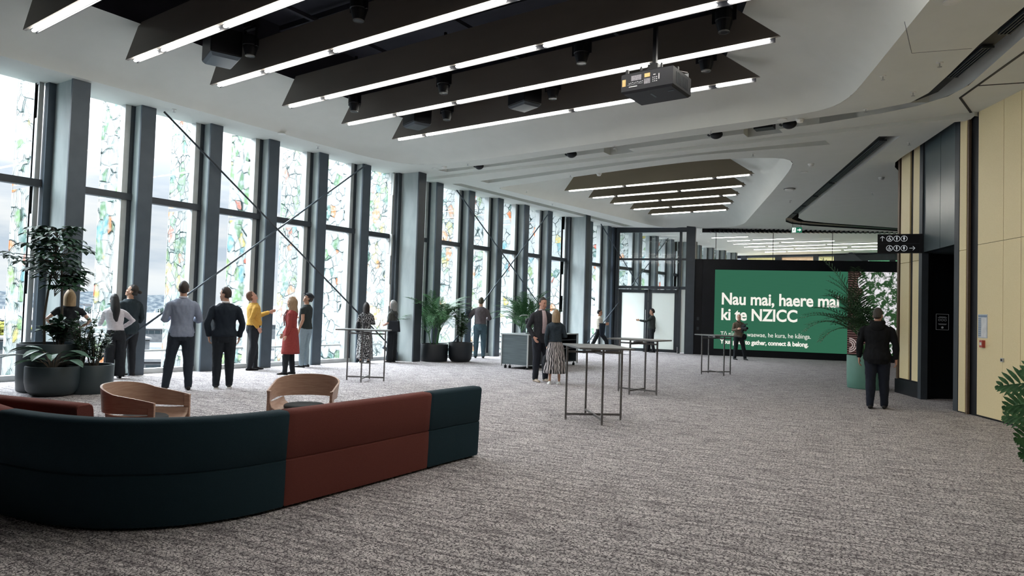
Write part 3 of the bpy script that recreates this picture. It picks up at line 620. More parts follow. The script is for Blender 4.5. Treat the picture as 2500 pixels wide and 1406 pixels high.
m = MB(); m.box((.30, -.1, -.003), (.09, .03, .004)); m.box((0, -.02, -.003), (.03, .18, .003)); m.build('underside_plate', 'steel', r_)
m = MB(); m.box((.30, .42, .36), (.10, .004, .07)); m.build('paper_tag', wm, r_)

# ---- equipment in the first white slot
def slotspot(x, y, label):
    r_ = tag(empty('track_spotlight', (x, y, C1(x)-.03)), label, 'spotlight', 'small black spots inside the white ceiling slot'); m = MB(); m.ell((0, 0, .03), (.13, .09, .09)); m.build('head', 'black', r_, smooth=True)
    m = MB(); m.tube([(-.15, 0, .05), (-.17, 0, .02)], .03, 10); m.bar((0, 0, .05), (0, 0, .30), .03); m.build('mount', 'steel_dark', r_)
slotspot(-10.95, 14.42, 'leftmost small black spot tucked in the white ceiling slot'); slotspot(-7.95, 14.08, 'small black spot in the slot left of the tilted bracket')
slotspot(-4.35, 13.62, 'small black spot in the slot left of the large dark box'); slotspot(-2.9, 13.4, 'rightmost small black spot in the white slot beside the detector')
for x, y, lab in ((-6.82, 14.08, 'dark box in the white slot holding a tilted white camera arm'), (-3.5, 13.72, 'large black speaker box recessed in the white slot')):
    r_ = tag(empty('slot_box', (x, y, C1(x))), lab, 'box'); m = MB(); m.span(-.24, .30, -.05, .10, .14, .27); m.build('recess', 'steel_dark', r_)
    m = MB(); m.span(-.10, .26, -.18, .05, .10 if x < -5 else .02, .26); m.build('dark_speaker', 'black', r_)
    if x < -5: m = MB(); m.bar((-.02, -.05, .12), (.05, -.02, -.04), .025); m.build('camera_arm', 'white', r_)
# ---- small ceiling devices
def sprinkler(x, y, z, label):
    r_ = tag(empty('sprinkler', (x, y, z)), label, 'sprinkler', 'white sprinkler heads on the ceiling'); m = MB(); m.lathe((0, 0, -.012), [(.045, .012), (.04, 0)], 12); m.build('rose', 'white', r_)
    m = MB(); m.bar((0, 0, -.01), (0, 0, -.06), .014); m.lathe((0, 0, -.066), [(.028, 0), (.028, .006)], 10); m.build('deflector', 'alu', r_)
def detector(x, y, z, label, s=1, dark=False):
    r_ = tag(empty('smoke_detector', (x, y, z)), label, 'smoke detector', 'round detectors on the ceiling'); m = MB(); m.lathe((0, 0, 0), [(.07*s, 0), (.07*s, -.02), (.055*s, -.035), (.05*s, -.06), (.02*s, -.07)], 18); m.build('housing', 'white', r_, smooth=False)
    if dark: m = MB(); m.lathe((0, 0, -.012), [(.072*s, .0), (.072*s, -.012)], 18); m.build('vent_ring', 'black', r_)
def disc(x, y, z, label, s=.09):
    m = MB(); m.lathe((0, 0, 0), [(s, 0), (s, -.012), (s*.6, -.016)], 20); o = m.build('ceiling_speaker_disc', 'white'); o.location = (x, y, z); tag(o, label, 'speaker')
c1 = lambda x: C1(x); c2 = C2
for x, y, lab in ((-6.66, 13.7, 'sprinkler on the band left of centre of the ceiling'), (-4.34, 13.24, 'sprinkler on the band under the projector'), (-1.56, 12.9, 'sprinkler near the bend of the white slot'), (-1.14, 11.25, 'sprinkler on the pale band right of the big recess'), (-.82, 12.25, 'sprinkler between the recess bend and the air grille'), (-.42, 11.0, 'sprinkler nearest the black air grille'), (-13.5, 7.47, 'sprinkler over the second window from the left'), (-13.31, 10.99, 'sprinkler over the crossing brace rods'), (-11.0, 13.98, 'sprinkler at the left end of the white slot')):
    sprinkler(x, y, C1(x), lab)
for x, y, lab in ((-1.08, 15.31, 'sprinkler on the ceiling above the slate doorway'), (-4.04, 15.2, 'sprinkler in front of the far lit recess'), (-2.32, 20.76, 'sprinkler above the gold strips'), (-11.5, 17.6, 'sprinkler left of the far recess'), (-12.0, 20.0, 'sprinkler between far recess and glass wall'), (-4.6, 21.5, 'sprinkler right of the far recess'), (-9.0, 15.9, 'sprinkler between the second slot and far recess')):
    sprinkler(x, y, C2(x, y), lab)
detector(-2.66, 13.12, C1(-2.66), 'white detector right of the dark box in the slot'); detector(-11.9, 14.1, C1(-11.9), 'white detector at the left tip of the white slot')
detector(-3.12, 16.64, C2(-3.12, 16.64), 'white detector right of the far recess corner'); detector(-4.2, 19.53, C2(-4.2, 19.53), 'large white disc with a dark ring, right of the far recess', 2.1, True)
detector(-8.2, 16.0, C2(-8.2, 16.0), 'white detector just in front of the far recess'); detector(-1.9, 18.7, C2(-1.9, 18.7), 'small white detector left of the gold strips')
disc(-2.95, 13.02, C1(-2.95), 'flat round disc on the ceiling left of the detector'); disc(-12.3, 14.2, C1(-12.3), 'flat round disc at the corner over the wide column'); disc(-13.08, 9.76, C1(-13.1), 'flat round disc over the third window from left')
disc(-3.44, 17.5, C2(-3.44, 17.5), 'flat round disc near the white edge of the far recess'); disc(-.23, 8.94, C1(-.23), 'round disc at the top edge right of the recess')
# access panel joints
m = MB()
for a, b in (((-.72, 10.45), (-.72, 9.3)), ((-.72, 10.45), (-.05, 10.6)), ((-.15, 8.6), (.22, 7.8)), ((-.15, 8.6), (.35, 8.75))): m.bar((a[0], a[1], C1(a[0])-.001), (b[0], b[1], C1(b[0])-.001), .005, .003)
trim(m, 'steel')
# ============================================================ FURNITURE
def ray(px, py): return (RT*(px-1250)-UP*(py-703)+_f*FPX)
def atY(px, py, Y): d = ray(px, py); d = d*(Y/d.y); return V((d.x, d.y, d.z+EYE))
teal = pmat('teal_upholstery', (.013, .035, .050), .85, c2=(.015, .040, .057), scale=160, bump=.15, spec=.25)
terra = pmat('terracotta_upholstery', (.155, .045, .038), .85, c2=(.175, .052, .044), scale=160, bump=.15, spec=.25)
def resample(p, n):
    p = [V(q) for q in p]; L = [0]
    for a, b in zip(p, p[1:]): L.append(L[-1]+(b-a).length)
    out = []
    for i in range(n):
        s = L[-1]*i/(n-1); j = max(k for k in range(len(L)) if L[k] <= s+1e-9); j = min(j, len(p)-2); out.append(p[j].lerp(p[j+1], (s-L[j])/(L[j+1]-L[j])))
    return out
def sofa(pathpts, mat, label, side=1, n=24, seat=True, h=.72):
    """pathpts: outer base line of the backrest; the seat lies on the left of the path when side=1"""
    P = resample(pathpts, n); c = sum(P, V((0, 0)))/n; root = tag(empty('sofa_section', (c.x, c.y, 0)), label, 'sofa', 'curved modular sofa sections')
    def sweep(prof, name, mt, bev=0):
        rings = []
        for i, p in enumerate(P):
            d = (P[min(i+1, n-1)]-P[max(i-1, 0)]).normalized(); nr = V((-d.y, d.x))*side; s = 0
            e = .004 if 0 < i < n-1 else (.004 if i == 0 else -.004)
            q = p+(d*e if i in (0, n-1) else V((0, 0)))
            rings.append([(q.x-c.x+nr.x*o, q.y-c.y+nr.y*o, z) for o, z in prof])
        # soft ends: shrink an extra ring
        def shrink(r, k, sh):
            m_ = [sum(a[j] for a in r)/len(r) for j in range(3)]; return [(m_[0]+(a[0]-m_[0])*k+sh.x, m_[1]+(a[1]-m_[1])*k+sh.y, m_[2]+(a[2]-m_[2])*(1-(1-k)*.35)) for a in r]
        d0 = (P[0]-P[1]).normalized()*.018; d1 = (P[-1]-P[-2]).normalized()*.018
        rings = [shrink(rings[0], .90, d0*.9)]+rings+[shrink(rings[-1], .90, d1*.9)]
        m = MB(); m.loft(rings); o = m.build(name, mt, root, smooth=True)
        em = o.modifiers.new('e', 'EDGE_SPLIT'); em.split_angle = math.radians(50); return o
    sweep([(.02, .02), (.012, .20), (.010, .352), (.022, .362), (.010, .372), (.0, .55), (-.012, h-.03), (-.006, h-.012), (.012, h), (.10, h+.002), (.128, h-.012), (.138, h-.04), (.15, .55), (.17, .37), (.18, .2), (.18, .02)], 'backrest', mat)
    if seat: sweep([(.17, .02), (.17, .40), (.19, .43), (.60, .44), (.66, .42), (.675, .38), (.67, .02)], 'seat', mat)
    m = MB()
    for i in (2, n-3):
        d = (P[i+1]-P[i]).normalized(); nr = V((-d.y, d.x))*side
        for o in (.06, .55 if seat else .12): q = P[i]+nr*o-c; m.lathe((q.x, q.y, 0), [(.02, 0), (.022, .03)], 10)
    m.build('feet', 'black', root)
    return root
curve = chaikin([(-5.50, 1.93), (-5.0, 2.02), (-4.62, 2.20), (-4.30, 2.56), (-4.175, 2.95), (-4.165, 3.27)], 2, False)
sofa(curve, teal, 'dark teal curved sofa section at the front left')
sofa([(-4.165, 3.285), (-4.175, 4.1), (-4.20, 4.90)], terra, 'terracotta straight sofa section between the two teal ones')
sofa([(-4.20, 4.915), (-4.21, 5.3), (-4.20, 5.68)], teal, 'short dark teal sofa section at the right end')
sofa([(-6.6, 2.12), (-6.0, 1.95), (-5.52, 1.925)], terra, 'terracotta sofa section cut by the left edge of the picture, touching the teal curve', n=12)
sofa([(-6.9, 2.02), (-6.3, 2.14), (-5.42, 2.38)], terra, 'terracotta sofa back standing behind the teal curve at far left', n=12, side=1)
# ---- bentwood armchairs
wood = pmat('oiled_oak_veneer', (.44, .285, .215), .45, c2=(.54, .365, .285), scale=9, stretch=(1, 1, 9), detail=5, coat=.15)
padm = pmat('charcoal_seat_pad', (.035, .042, .050), .8, scale=80)
def armchair(x, y, ang, label):
    root = tag(empty('bentwood_armchair', (x, y, 0), ang), label, 'chair', 'bentwood armchairs by the sofa')
    # curved back and arm band, local +y is forward
    rings = []; N = 40
    for i in range(N+1):
        u = -1+2*i/N; a = abs(u)
        th = u*math.radians(118)
        if a < .76: px, py = .315*math.sin(u/.76*pi/2), -.08-.23*math.cos(u/.76*pi/2)
        else: px, py = .315*(1 if u > 0 else -1)-(.012*(a-.76)/.24)*(1 if u > 0 else -1), -.08+(a-.76)/.24*.34
        zt = .745-.125*a**2.2; zb = .515
        t_ = V((px, py)); 
        nrm = V((px, py+.05)).normalized() if a < .76 else V((1 if u > 0 else -1, 0)); k = .009
        lean = .02
        o = [(px+nrm.x*(k+lean), py+nrm.y*(k+lean), zt), (px+nrm.x*k, py+nrm.y*k, zb), (px-nrm.x*k, py-nrm.y*k, zb), (px-nrm.x*(k-lean), py-nrm.y*(k-lean), zt)]
        rings.append(o)
    m = MB(); m.loft(rings); o = m.build('back_band', wood, root, smooth=True); o.modifiers.new('e', 'EDGE_SPLIT').split_angle = math.radians(40)
    # seat shell, sides rise into the arms
    prof = [(-.30, .50), (-.285, .455), (-.24, .425), (-.15, .41), (0, .405), (.15, .41), (.24, .425), (.285, .455), (.30, .50)]
    rings = []
    for yy, dz, s in ((-.20, .015, .86), (-.10, .0, .97), (.05, -.003, 1), (.22, .008, 1), (.255, 0.0, .99)):
        rings.append([(px*s, yy, z+dz) for px, z in prof]+[(px*s, yy, z+dz-.014) for px, z in reversed(prof)])
    m = MB(); m.loft(rings); m.build('seat', wood, root, smooth=True)
    m = MB(); m.loft([[(.21*math.cos(2*pi*k/24)*s, -.0+.20*math.sin(2*pi*k/24)*s, z) for k in range(24)] for s, z in ((.9, .420), (1, .428), (1, .448), (.93, .458), (.5, .462))]); m.build('seat_pad', padm, root, smooth=True)
    for sx in (-1, 1):
        m = MB(); m.bar((sx*.318, .245, 0), (sx*.310, .235, .618), .028, .055, up=(0, 1, 0)); m.build('leg', wood, root, bevel=.004)
        m = MB(); m.bar((sx*.295, -.27, 0), (sx*.285, -.16, .45), .028, .05, up=(0, 1, 0)); m.build('leg', wood, root, bevel=.004)
        m = MB(); m.bar((sx*.300, -.17, .43), (sx*.312, .24, .43), .022, .04); m.build('side_rail', wood, root)
    m = MB(); m.bar((-.29, .20, .385), (.29, .20, .385), .03, .05); m.bar((-.27, -.15, .39), (.27, -.15, .39), .03, .05); m.build('seat_rail', wood, root)
    return root
armchair(-6.22, 3.30, math.radians(-57), 'bentwood oak armchair turned sideways, the left of two behind the sofa')
armchair(-5.86, 4.80, math.radians(-140), 'bentwood oak armchair facing the camera, the right of two behind the sofa')
# ---- high tables
tsteel = pmat('brushed_dark_steel', (.16, .155, .155), .38, .6, c2=(.20, .195, .195), scale=30)
ttop = pmat('grey_table_top', (.115, .118, .12), .40, c2=(.135, .138, .14), scale=14)
def htable(cx, cy, ax, a, b, tx, ty, tw, tdp, label, h=1.06):
    root = tag(empty('high_table', (cx, cy, 0), math.atan2(ax[1], ax[0])), label, 'table', 'high bar tables on the carpet')
    R = Matrix.Rotation(-math.atan2(ax[1], ax[0]), 2); t_ = R@V((tx-cx, ty-cy))
    m = MB(); m.box((t_.x, t_.y, h-.0125), (tw, tdp, .025)); m.build('table_top', ttop, root, bevel=.004)
    for p in ((a, 0), (-a, 0), (0, b), (0, -b)):
        m = MB(); m.box((p[0], p[1], (h-.025)/2+.008), (.026, .026, h-.041)); m.lathe((p[0], p[1], 0), [(.014, 0), (.016, .012)], 8); m.build('leg', tsteel, root)
    m = MB(); m.bar((-a, 0, .075), (a, 0, .075), .022, .03); m.bar((0, -b, .075), (0, b, .075), .022, .03); m.build('cross_rail', tsteel, root)
    m = MB(); m.bar((-a, 0, h-.10), (a, 0, h-.10), .022, .03); m.bar((0, -b, h-.10), (0, b, h-.10), .022, .03); m.box((0, 0, h-.07), (.14, .14, .03)); m.build('top_rail', tsteel, root)
htable(-4.49, 8.78, (.655, -.755), .49, .40, -4.35, 8.56, 1.16, .74, 'tall grey metal table nearest the camera, right of the patterned skirt')
htable(-10.28, 9.93, (.84, .54), .38, .36, -10.02, 9.60, .98, .62, 'tall grey metal table standing in front of the patterned long dress')
htable(-5.38, 12.34, (1, -.05), .40, .33, -5.22, 12.02, 1.0, .70, 'tall grey metal table between the nearest one and the glass doors')
htable(-5.68, 18.14, (.73, -.68), .40, .42, -5.5, 17.6, 1.05, .72, 'tall metal table farthest away, in front of the green screen')
# ---- bar station
slate = pmat('slate_grained_laminate', (.060, .082, .092), .45, c2=(.105, .135, .145), scale=3.2, stretch=(.6, .6, 26), detail=5)
bx = tag(empty('bar_counter', (-10.0, 14.95, 0)), 'slate-grained mobile bar counter behind the man in the suit', 'counter')
m = MB(); m.box((0, .02, .50), (.80, .04, .78)); m.build('end_panel', slate, bx, bevel=.004)
m = MB(); m.box((-.02, 1.35, .905), (.86, 2.74, .03)); m.build('worktop', pmat('pale_bar_top', (.30, .33, .34), .35), bx, bevel=.004)
m = MB(); m.box((.39, .85, .50), (.03, 1.62, .78)); m.build('front_panel', 'steel_dark', bx)
m = MB(); m.box((-.39, 1.35, .50), (.03, 2.64, .78)); m.build('rear_panel', slate, bx)
m = MB()
for z in (.13, .5, .74): m.box((.0, 2.15, z), (.78, 1.0, .02))
m.box((0, 1.66, .5), (.78, .02, .78)); m.box((0, 2.66, .5), (.78, .025, .78)); m.build('shelf', 'steel_dark', bx)
m = MB()
for y_ in (0, 1.66, 2.68): m.box((.415, y_, .49), (.03, .03, .86))
m.box((-.41, 0, .49), (.03, .03, .86)); m.build('edge_post', 'alu', bx)
for p in ((-.33, .08), (-.2, .1), (.34, .1), (.34, 2.6), (-.33, 2.6)):
    m = MB(); m.lathe((p[0], p[1], 0), [(.035, 0), (.035, .07), (.012, .08), (.012, .11)], 12); m.build('castor', 'black', bx)
r_ = tag(empty('desk_lamp', (-9.86, 15.35, .92)), 'small black lamp with a thin curved arm on the bar counter', 'lamp')
m = MB(); m.lathe((0, 0, 0), [(.06, 0), (.06, .015), (.01, .02), (.01, .3)], 14); m.build('base', 'black', r_)
m = MB(); m.lathe((0, 0, .26), [(.075, 0), (.078, .1), (.06, .15), (.02, .16)], 18); m.build('lamp_shade', 'black', r_)
m = MB(); m.tube([(0, 0, .41), (.0, 0, .50), (-.05, -.06, .50), (-.14, -.12, .49), (-.18, -.15, .45)], .009, 6); m.build('arm', 'alu', r_)

# ============================================================ PLANTERS AND PLANTS
potd = pmat('dark_fibre_planter', (.030, .046, .055), .42, c2=(.036, .054, .064), scale=3)
potb = pmat('black_fibre_planter', (.010, .013, .018), .45, c2=(.013, .017, .022), scale=3)
potg = pmat('sage_green_planter', (.115, .27, .215), .5, c2=(.135, .30, .24), scale=4)
soil = pmat('soil', (.02, .015, .01), .95, scale=30)
def tub(x, y, r, h, mat, label, bowl=False, grp=None, name='planter'):
    root = tag(empty(name, (x, y, 0)), label, 'planter', grp)
    if bowl: pr = [(r*.55, 0), (r*.78, .02), (r*.93, .09), (r*.99, .2), (r, h*.6), (r, h-.01), (r-.005, h), (r-.03, h), (r-.035, h-.06)]
    else: pr = [(r*.93, 0), (r*.96, .02), (r*.99, h*.3), (r, h-.01), (r-.005, h), (r-.03, h), (r-.035, h-.06)]
    m = MB(); m.lathe((0, 0, 0), pr, 40); o = m.build('tub', mat, root, smooth=True); o.modifiers.new('e', 'EDGE_SPLIT').split_angle = math.radians(60)
    m = MB(); m.lathe((0, 0, h-.07), [(r-.036, 0), (.01, .02)], 24, cap=True); m.build('soil', soil, root)
    return root
tub(-12.38, 5.02, .47, .76, potd, 'tall dark round planter at the left holding the small tree', grp='joined planters at the left')
tub(-11.74, 4.80, .37, .45, potd, 'low dark bowl planter with big drooping leaves, left of the front pair', True, 'joined planters at the left')
tub(-11.70, 5.32, .33, .45, potd, 'low dark round planter with fine shrubs, right of the front pair', False, 'joined planters at the left')
tub(-12.96, 15.18, .41, .50, potb, 'black round planter with the feathery palm beside the wide column', False, 'joined black planters')
tub(-12.38, 15.68, .35, .56, potb, 'black rounded planter with a dark leafy shrub, right of the palm tub', True, 'joined black planters')
tub(-2.04, 17.55, .41, .745, potg, 'tall sage green planter beside the man in the black jacket')
def lm(name, a, b): return pmat(name, a, .5, c2=b, scale=18, spec=.25)
g1 = lm('dark_green_leaf', (.026, .075, .034), (.065, .145, .058)); g2_ = lm('mid_green_leaf', (.035, .105, .045), (.075, .19, .075)); g3 = lm('glossy_leaf', (.018, .050, .030), (.032, .082, .045)); bark = pmat('bark', (.09, .075, .06), .8, scale=30)
def leaf(m, base, d, up, L, W_, droop=.4, segs=4, fold=.2):
    """a blade of its own: pointed oval with a folded midrib, bending down along its length"""
    d = V(d).normalized(); up = V(up); s = d.cross(up); s = s.normalized() if s.length > 1e-3 else V((1, 0, 0)); u = s.cross(d).normalized(); p = V(base); vs = []
    for i in range(segs+1):
        t_ = i/segs; w_ = W_*math.sin(pi*min(1, (t_*.93+.05)))**.8*(1 if t_ < 1 else .05)
        vs += [p-s*w_/2+u*fold*w_*.5, p, p+s*w_/2+u*fold*w_*.5]
        dd = (d-V((0, 0, 1))*droop*t_*1.2).normalized(); p = p+dd*(L/segs)
    fs = []
    for i in range(segs): a = i*3; fs += [(a, a+1, a+4, a+3), (a+1, a+2, a+5, a+4)]
    m.add(vs, fs)
def frond(m, base, az, elev, L, droop, nl=20, ll=.26, lw=.026, rnd=random):
    """pinnate palm frond: curved rachis with paired narrow leaflets"""
    p = V(base); e = elev; pts = [p.copy()]; dirs = []
    n = 14
    for i in range(n):
        e2 = e-droop*(i/n)**1.3; d = V((math.cos(az)*math.cos(e2), math.sin(az)*math.cos(e2), math.sin(e2))); dirs.append(d); p = p+d*(L/n); pts.append(p.copy())
    m.tube(pts, [.011*(1-.8*i/n) for i in range(n+1)], 5)
    for k in range(nl):
        t_ = .22+.78*k/(nl-1); f = t_*n; i = min(int(f), n-1); q = pts[i].lerp(pts[i+1], f-i); d = dirs[i]; s = d.cross(V((0, 0, 1))); s = s.normalized() if s.length > .1 else V((math.sin(az), -math.cos(az), 0)); u = s.cross(d)
        l_ = ll*(.55+.9*math.sin(pi*min(1, t_*.85+.12)))*.75*rnd.uniform(.85, 1.1)
        for sg in (-1, 1):
            dd = (d*.75+s*sg*.75+u*.22).normalized(); leaf(m, q, dd, u, l_, lw, droop=.35+rnd.uniform(0, .25), segs=3, fold=.1)
def palm(x, y, z, n, L, h, label, seed, mat, azr=None, stems=5, spread=.12, grp='feathery palms', ll=.26, nl=20):
    rd = random.Random(seed); root = tag(empty('potted_palm', (x, y, z)), label, 'plant', grp)
    tops = []
    for k in range(stems):
        a = rd.uniform(0, 2*pi); r0 = spread*rd.uniform(.3, 1); hh = h*rd.uniform(.3, .8)
        p0 = V((r0*math.cos(a), r0*math.sin(a), -.03)); p1 = p0+V((math.cos(a)*.10, math.sin(a)*.10, hh)); tops.append((p0, p1))
        m = MB(); m.tube([p0, p0.lerp(p1, .5)+V((0, 0, .02)), p1], [.016, .013, .009], 7); m.build('stem', mat, root, smooth=True)
    for k in range(n):
        p0, p1 = tops[k % stems]; az = (azr[0]+(azr[1]-azr[0])*rd.random()) if azr else rd.uniform(0, 2*pi)
        el = rd.uniform(.6, 1.5); m = MB(); frond(m, p0.lerp(p1, rd.uniform(.6, 1)), az, el, L*rd.uniform(.75, 1.1), rd.uniform(.7, 1.7), nl=nl, rnd=rd, ll=ll); m.build('frond', mat, root)
    return root
palm(-12.96, 15.18, .45, 40, 1.30, 1.35, 'feathery palm in the black tub beside the wide column', 3, g2_)
pb = atY(1282, 760, 18.2)
tub(pb.x, 18.2, .38, .5, potb, 'black planter hidden behind the bar counter under the middle palm')
palm(pb.x, 18.2, .45, 40, 1.30, 1.45, 'feathery palm rising behind the bar counter', 8, g2_)
palm(-2.04, 17.55, .70, 30, 1.65, 1.0, 'large arching palm in the sage green planter', 21, g1, azr=(math.radians(75), math.radians(300)), ll=.30, nl=17)
# leafy shrub in the second black tub
def shrub(x, y, z, n, R, h, L_, W_, label, seed, mat, name='leafy_shrub', stems=6, grp=None, droop=.4):
    rd = random.Random(seed); root = tag(empty(name, (x, y, z)), label, 'plant', grp); sm = MB(); lf = MB()
    for s in range(stems):
        a = rd.uniform(0, 2*pi); top = V((math.cos(a)*R*rd.uniform(.2, 1), math.sin(a)*R*rd.uniform(.2, 1), h*rd.uniform(.55, 1))); mid_ = top*.5+V((0, 0, .08)); pts_ = [V((top.x*.15, top.y*.15, -.05)), mid_, top]; sm.tube(pts_, [.009, .007, .004], 5)
        for k in range(n//stems):
            t_ = rd.uniform(.25, 1); q = pts_[0].lerp(mid_, t_*2) if t_ < .5 else mid_.lerp(top, t_*2-1); az = rd.uniform(0, 2*pi); el = rd.uniform(-.2, .8)
            leaf(lf, q, (math.cos(az)*math.cos(el), math.sin(az)*math.cos(el), math.sin(el)), (0, 0, 1), L_*rd.uniform(.7, 1.2), W_*rd.uniform(.8, 1.2), droop)
    sm.build('stems', bark, root); lf.build('foliage', mat, root)
shrub(-12.38, 15.68, .52, 300, .27, .95, .16, .065, 'dark leafy shrub in the second black tub beside the palm', 5, g1)
shrub(-11.68, 5.36, .41, 900, .38, .62, .075, .030, 'fine-leaved shrub in the low right planter at the left', 9, g3, stems=16)
shrub(-11.9, 5.25, .41, 330, .30, .95, .12, .036, 'taller airy shrub reaching in front of the blonde woman', 12, g1, stems=12)
shrub(-12.3, 5.1, .70, 260, .38, .5, .16, .07, 'underplanting around the tree trunks in the tall planter', 15, g3, stems=10)
rd = random.Random(4); root = tag(empty('broadleaf_plant', (-11.72, 4.78, .41)), 'plant with big drooping paddle leaves spilling over the front bowl planter', 'plant'); m = MB(); m2 = MB()
for k in range(17):
    az = -2.4+k*.42+rd.uniform(-.15, .15); el = rd.uniform(.3, 1.15); l0 = rd.uniform(.18, .34); d = V((math.cos(az)*math.cos(el), math.sin(az)*math.cos(el), math.sin(el))); m2.tube([(0, 0, -.05), d*l0*.6+V((0, 0, .03)), d*l0], .007, 5)
    leaf(m, d*l0, (math.cos(az), math.sin(az), .25), (0, 0, 1), rd.uniform(.34, .52), rd.uniform(.13, .19), .75, 6, .25)
m2.build('stems', bark, root); m.build('foliage', lm('broad_leaf', (.045, .10, .065), (.085, .17, .12)), root)
# tree with drooping whorls
rd = random.Random(11); root = tag(empty('umbrella_tree', (-12.38, 5.02, .70)), 'small tree with drooping leaf whorls on two thin trunks at the left', 'plant')
tr_ = [[(.04, -.12, -.05), (.02, -.14, .5), (.03, -.10, .95), (.0, -.02, 1.5), (-.02, .0, 1.85)], [(-.02, .14, -.05), (-.02, .13, .6), (0, .10, 1.0), (.02, .06, 1.45)]]
for q in tr_: m = MB(); m.tube(q, [.022-.003*i for i in range(len(q))], 8); m.build('trunk', bark, root, smooth=True)
m = MB(); ms_ = MB()
for k in range(72):
    a = rd.uniform(0, 2*pi); zz = rd.uniform(.95, 1.95); rr = (.22+.42*math.sin(pi*min(1, max(0, (1.98-zz)/1.15))))*rd.uniform(.25, 1.05); c0 = V((0, 0, zz-.15)); c1_ = V((math.cos(a)*rr, math.sin(a)*rr, zz)); ms_.tube([c0, c0.lerp(c1_, .5)+V((0, 0, .06)), c1_], .006, 4)
    nl = rd.randint(6, 9)
    for j in range(nl):
        b = a+(j-(nl-1)/2)*.62; leaf(m, c1_, (math.cos(b), math.sin(b), .12), (0, 0, 1), rd.uniform(.19, .29), rd.uniform(.075, .105), rd.uniform(.5, 1.1), 4, .25)
ms_.build('stems', bark, root); m.build('foliage', g3, root)
# split-leaf plant entering from the right edge
fp = tub(1.07, 6.55, .26, .75, potg, 'planter of the split-leaf plant just outside the right edge')
rd = random.Random(2); root = tag(empty('split_leaf_plant', (1.07, 6.55, .70)), 'green plant with deeply cut leaves at the right edge of the picture', 'plant'); st = MB()
def splitleaf(base, d, L_, Wd):
    d = V(d).normalized(); s = d.cross(V((0, 0, 1))).normalized(); u = s.cross(d); s, u = (s*.45+u*.89).normalized(), (u*.45-s*.89).normalized(); m = MB(); m.tube([V(base)+d*L_*t_-V((0, 0, .25*t_*t_*L_)) for t_ in (0, .25, .5, .75, 1)], .006, 5)
    for k in range(10):
        t_ = k/9; q = V(base)+d*L_*t_-V((0, 0, .25*t_*t_*L_)); w_ = Wd*math.sin(pi*(.22+.74*t_))
        for sg in (-1, 1): leaf(m, q, d*(.35+.5*t_)+s*sg*(1-.45*t_)+u*.1, u, w_, .032, .3, 4, .1)
    return m
for az, el, l0, L_ in ((3.05, .75, .62, .42), (3.25, .25, .60, .40), (2.8, .05, .62, .40), (3.5, -.1, .6, .36), (3.0, .45, .66, .44), (3.3, -.35, .55, .36), (2.0, .9, .6, .42), (4.2, .6, .5, .4), (.5, .7, .5, .4), (5.2, .7, .5, .4)):
    d = V((math.cos(az)*math.cos(el), math.sin(az)*math.cos(el), math.sin(el))); b = d*l0+V((0, 0, .08)); st.tube([(0, 0, -.03), b*.5+V((0, 0, .08)), b], .008, 6)
    splitleaf(b, (math.cos(az), math.sin(az), .1), L_*.75, .17).build('leaf', g2_, root)
st.build('stems', g2_, root)

# ============================================================ OUTSIDE: harbour, hills, roofs
GRD = -22
sea = pmat('harbour_water', (.03, .04, .05), .18, c2=(.04, .05, .06), scale=.02)
m = MB(); m.quad((-7000, -3000, GRD), (-60, -3000, GRD), (-60, 5000, GRD), (-7000, 5000, GRD)); tag(m.build('harbour_water', sea), 'pale grey harbour water in the distance', 'water')
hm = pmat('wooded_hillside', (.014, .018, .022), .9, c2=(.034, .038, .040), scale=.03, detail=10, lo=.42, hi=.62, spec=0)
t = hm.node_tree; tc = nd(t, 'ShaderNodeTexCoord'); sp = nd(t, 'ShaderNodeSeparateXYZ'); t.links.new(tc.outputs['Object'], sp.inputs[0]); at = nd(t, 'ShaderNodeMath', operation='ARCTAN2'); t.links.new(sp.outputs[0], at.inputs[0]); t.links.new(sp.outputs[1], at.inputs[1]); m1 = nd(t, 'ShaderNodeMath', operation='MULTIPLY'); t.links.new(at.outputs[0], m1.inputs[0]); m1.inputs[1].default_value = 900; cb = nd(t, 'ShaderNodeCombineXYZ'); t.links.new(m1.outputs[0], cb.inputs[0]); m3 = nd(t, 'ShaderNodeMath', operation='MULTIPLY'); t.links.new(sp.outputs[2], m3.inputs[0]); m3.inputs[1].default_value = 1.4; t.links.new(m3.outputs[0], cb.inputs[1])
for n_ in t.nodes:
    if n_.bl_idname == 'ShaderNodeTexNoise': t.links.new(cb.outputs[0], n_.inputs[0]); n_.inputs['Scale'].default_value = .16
rd = random.Random(1)
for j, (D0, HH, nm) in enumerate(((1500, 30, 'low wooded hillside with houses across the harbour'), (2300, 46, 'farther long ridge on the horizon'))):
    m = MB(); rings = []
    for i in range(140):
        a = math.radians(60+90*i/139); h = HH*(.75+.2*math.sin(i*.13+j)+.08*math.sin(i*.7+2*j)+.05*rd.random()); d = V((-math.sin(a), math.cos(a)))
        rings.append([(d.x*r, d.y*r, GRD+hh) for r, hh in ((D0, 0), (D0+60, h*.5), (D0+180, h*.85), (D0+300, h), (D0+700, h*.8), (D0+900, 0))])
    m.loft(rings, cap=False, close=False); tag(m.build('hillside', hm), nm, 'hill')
m = MB()
for k in range(260):
    a = math.radians(62+82*rd.random()); r = 1500+rd.uniform(20, 320); hh = 30*min(.92, .25+.6*(r-1500)/300); w_ = rd.uniform(5, 12); m.box((-math.sin(a)*r, math.cos(a)*r, GRD+hh), (w_, w_, rd.uniform(4, 7)))
tag(m.build('hillside_houses', pmat('pale_house_walls', (.05, .052, .055), .8, spec=0, scale=.1)), 'tiny pale houses scattered over the hillside', 'houses', kind='stuff')
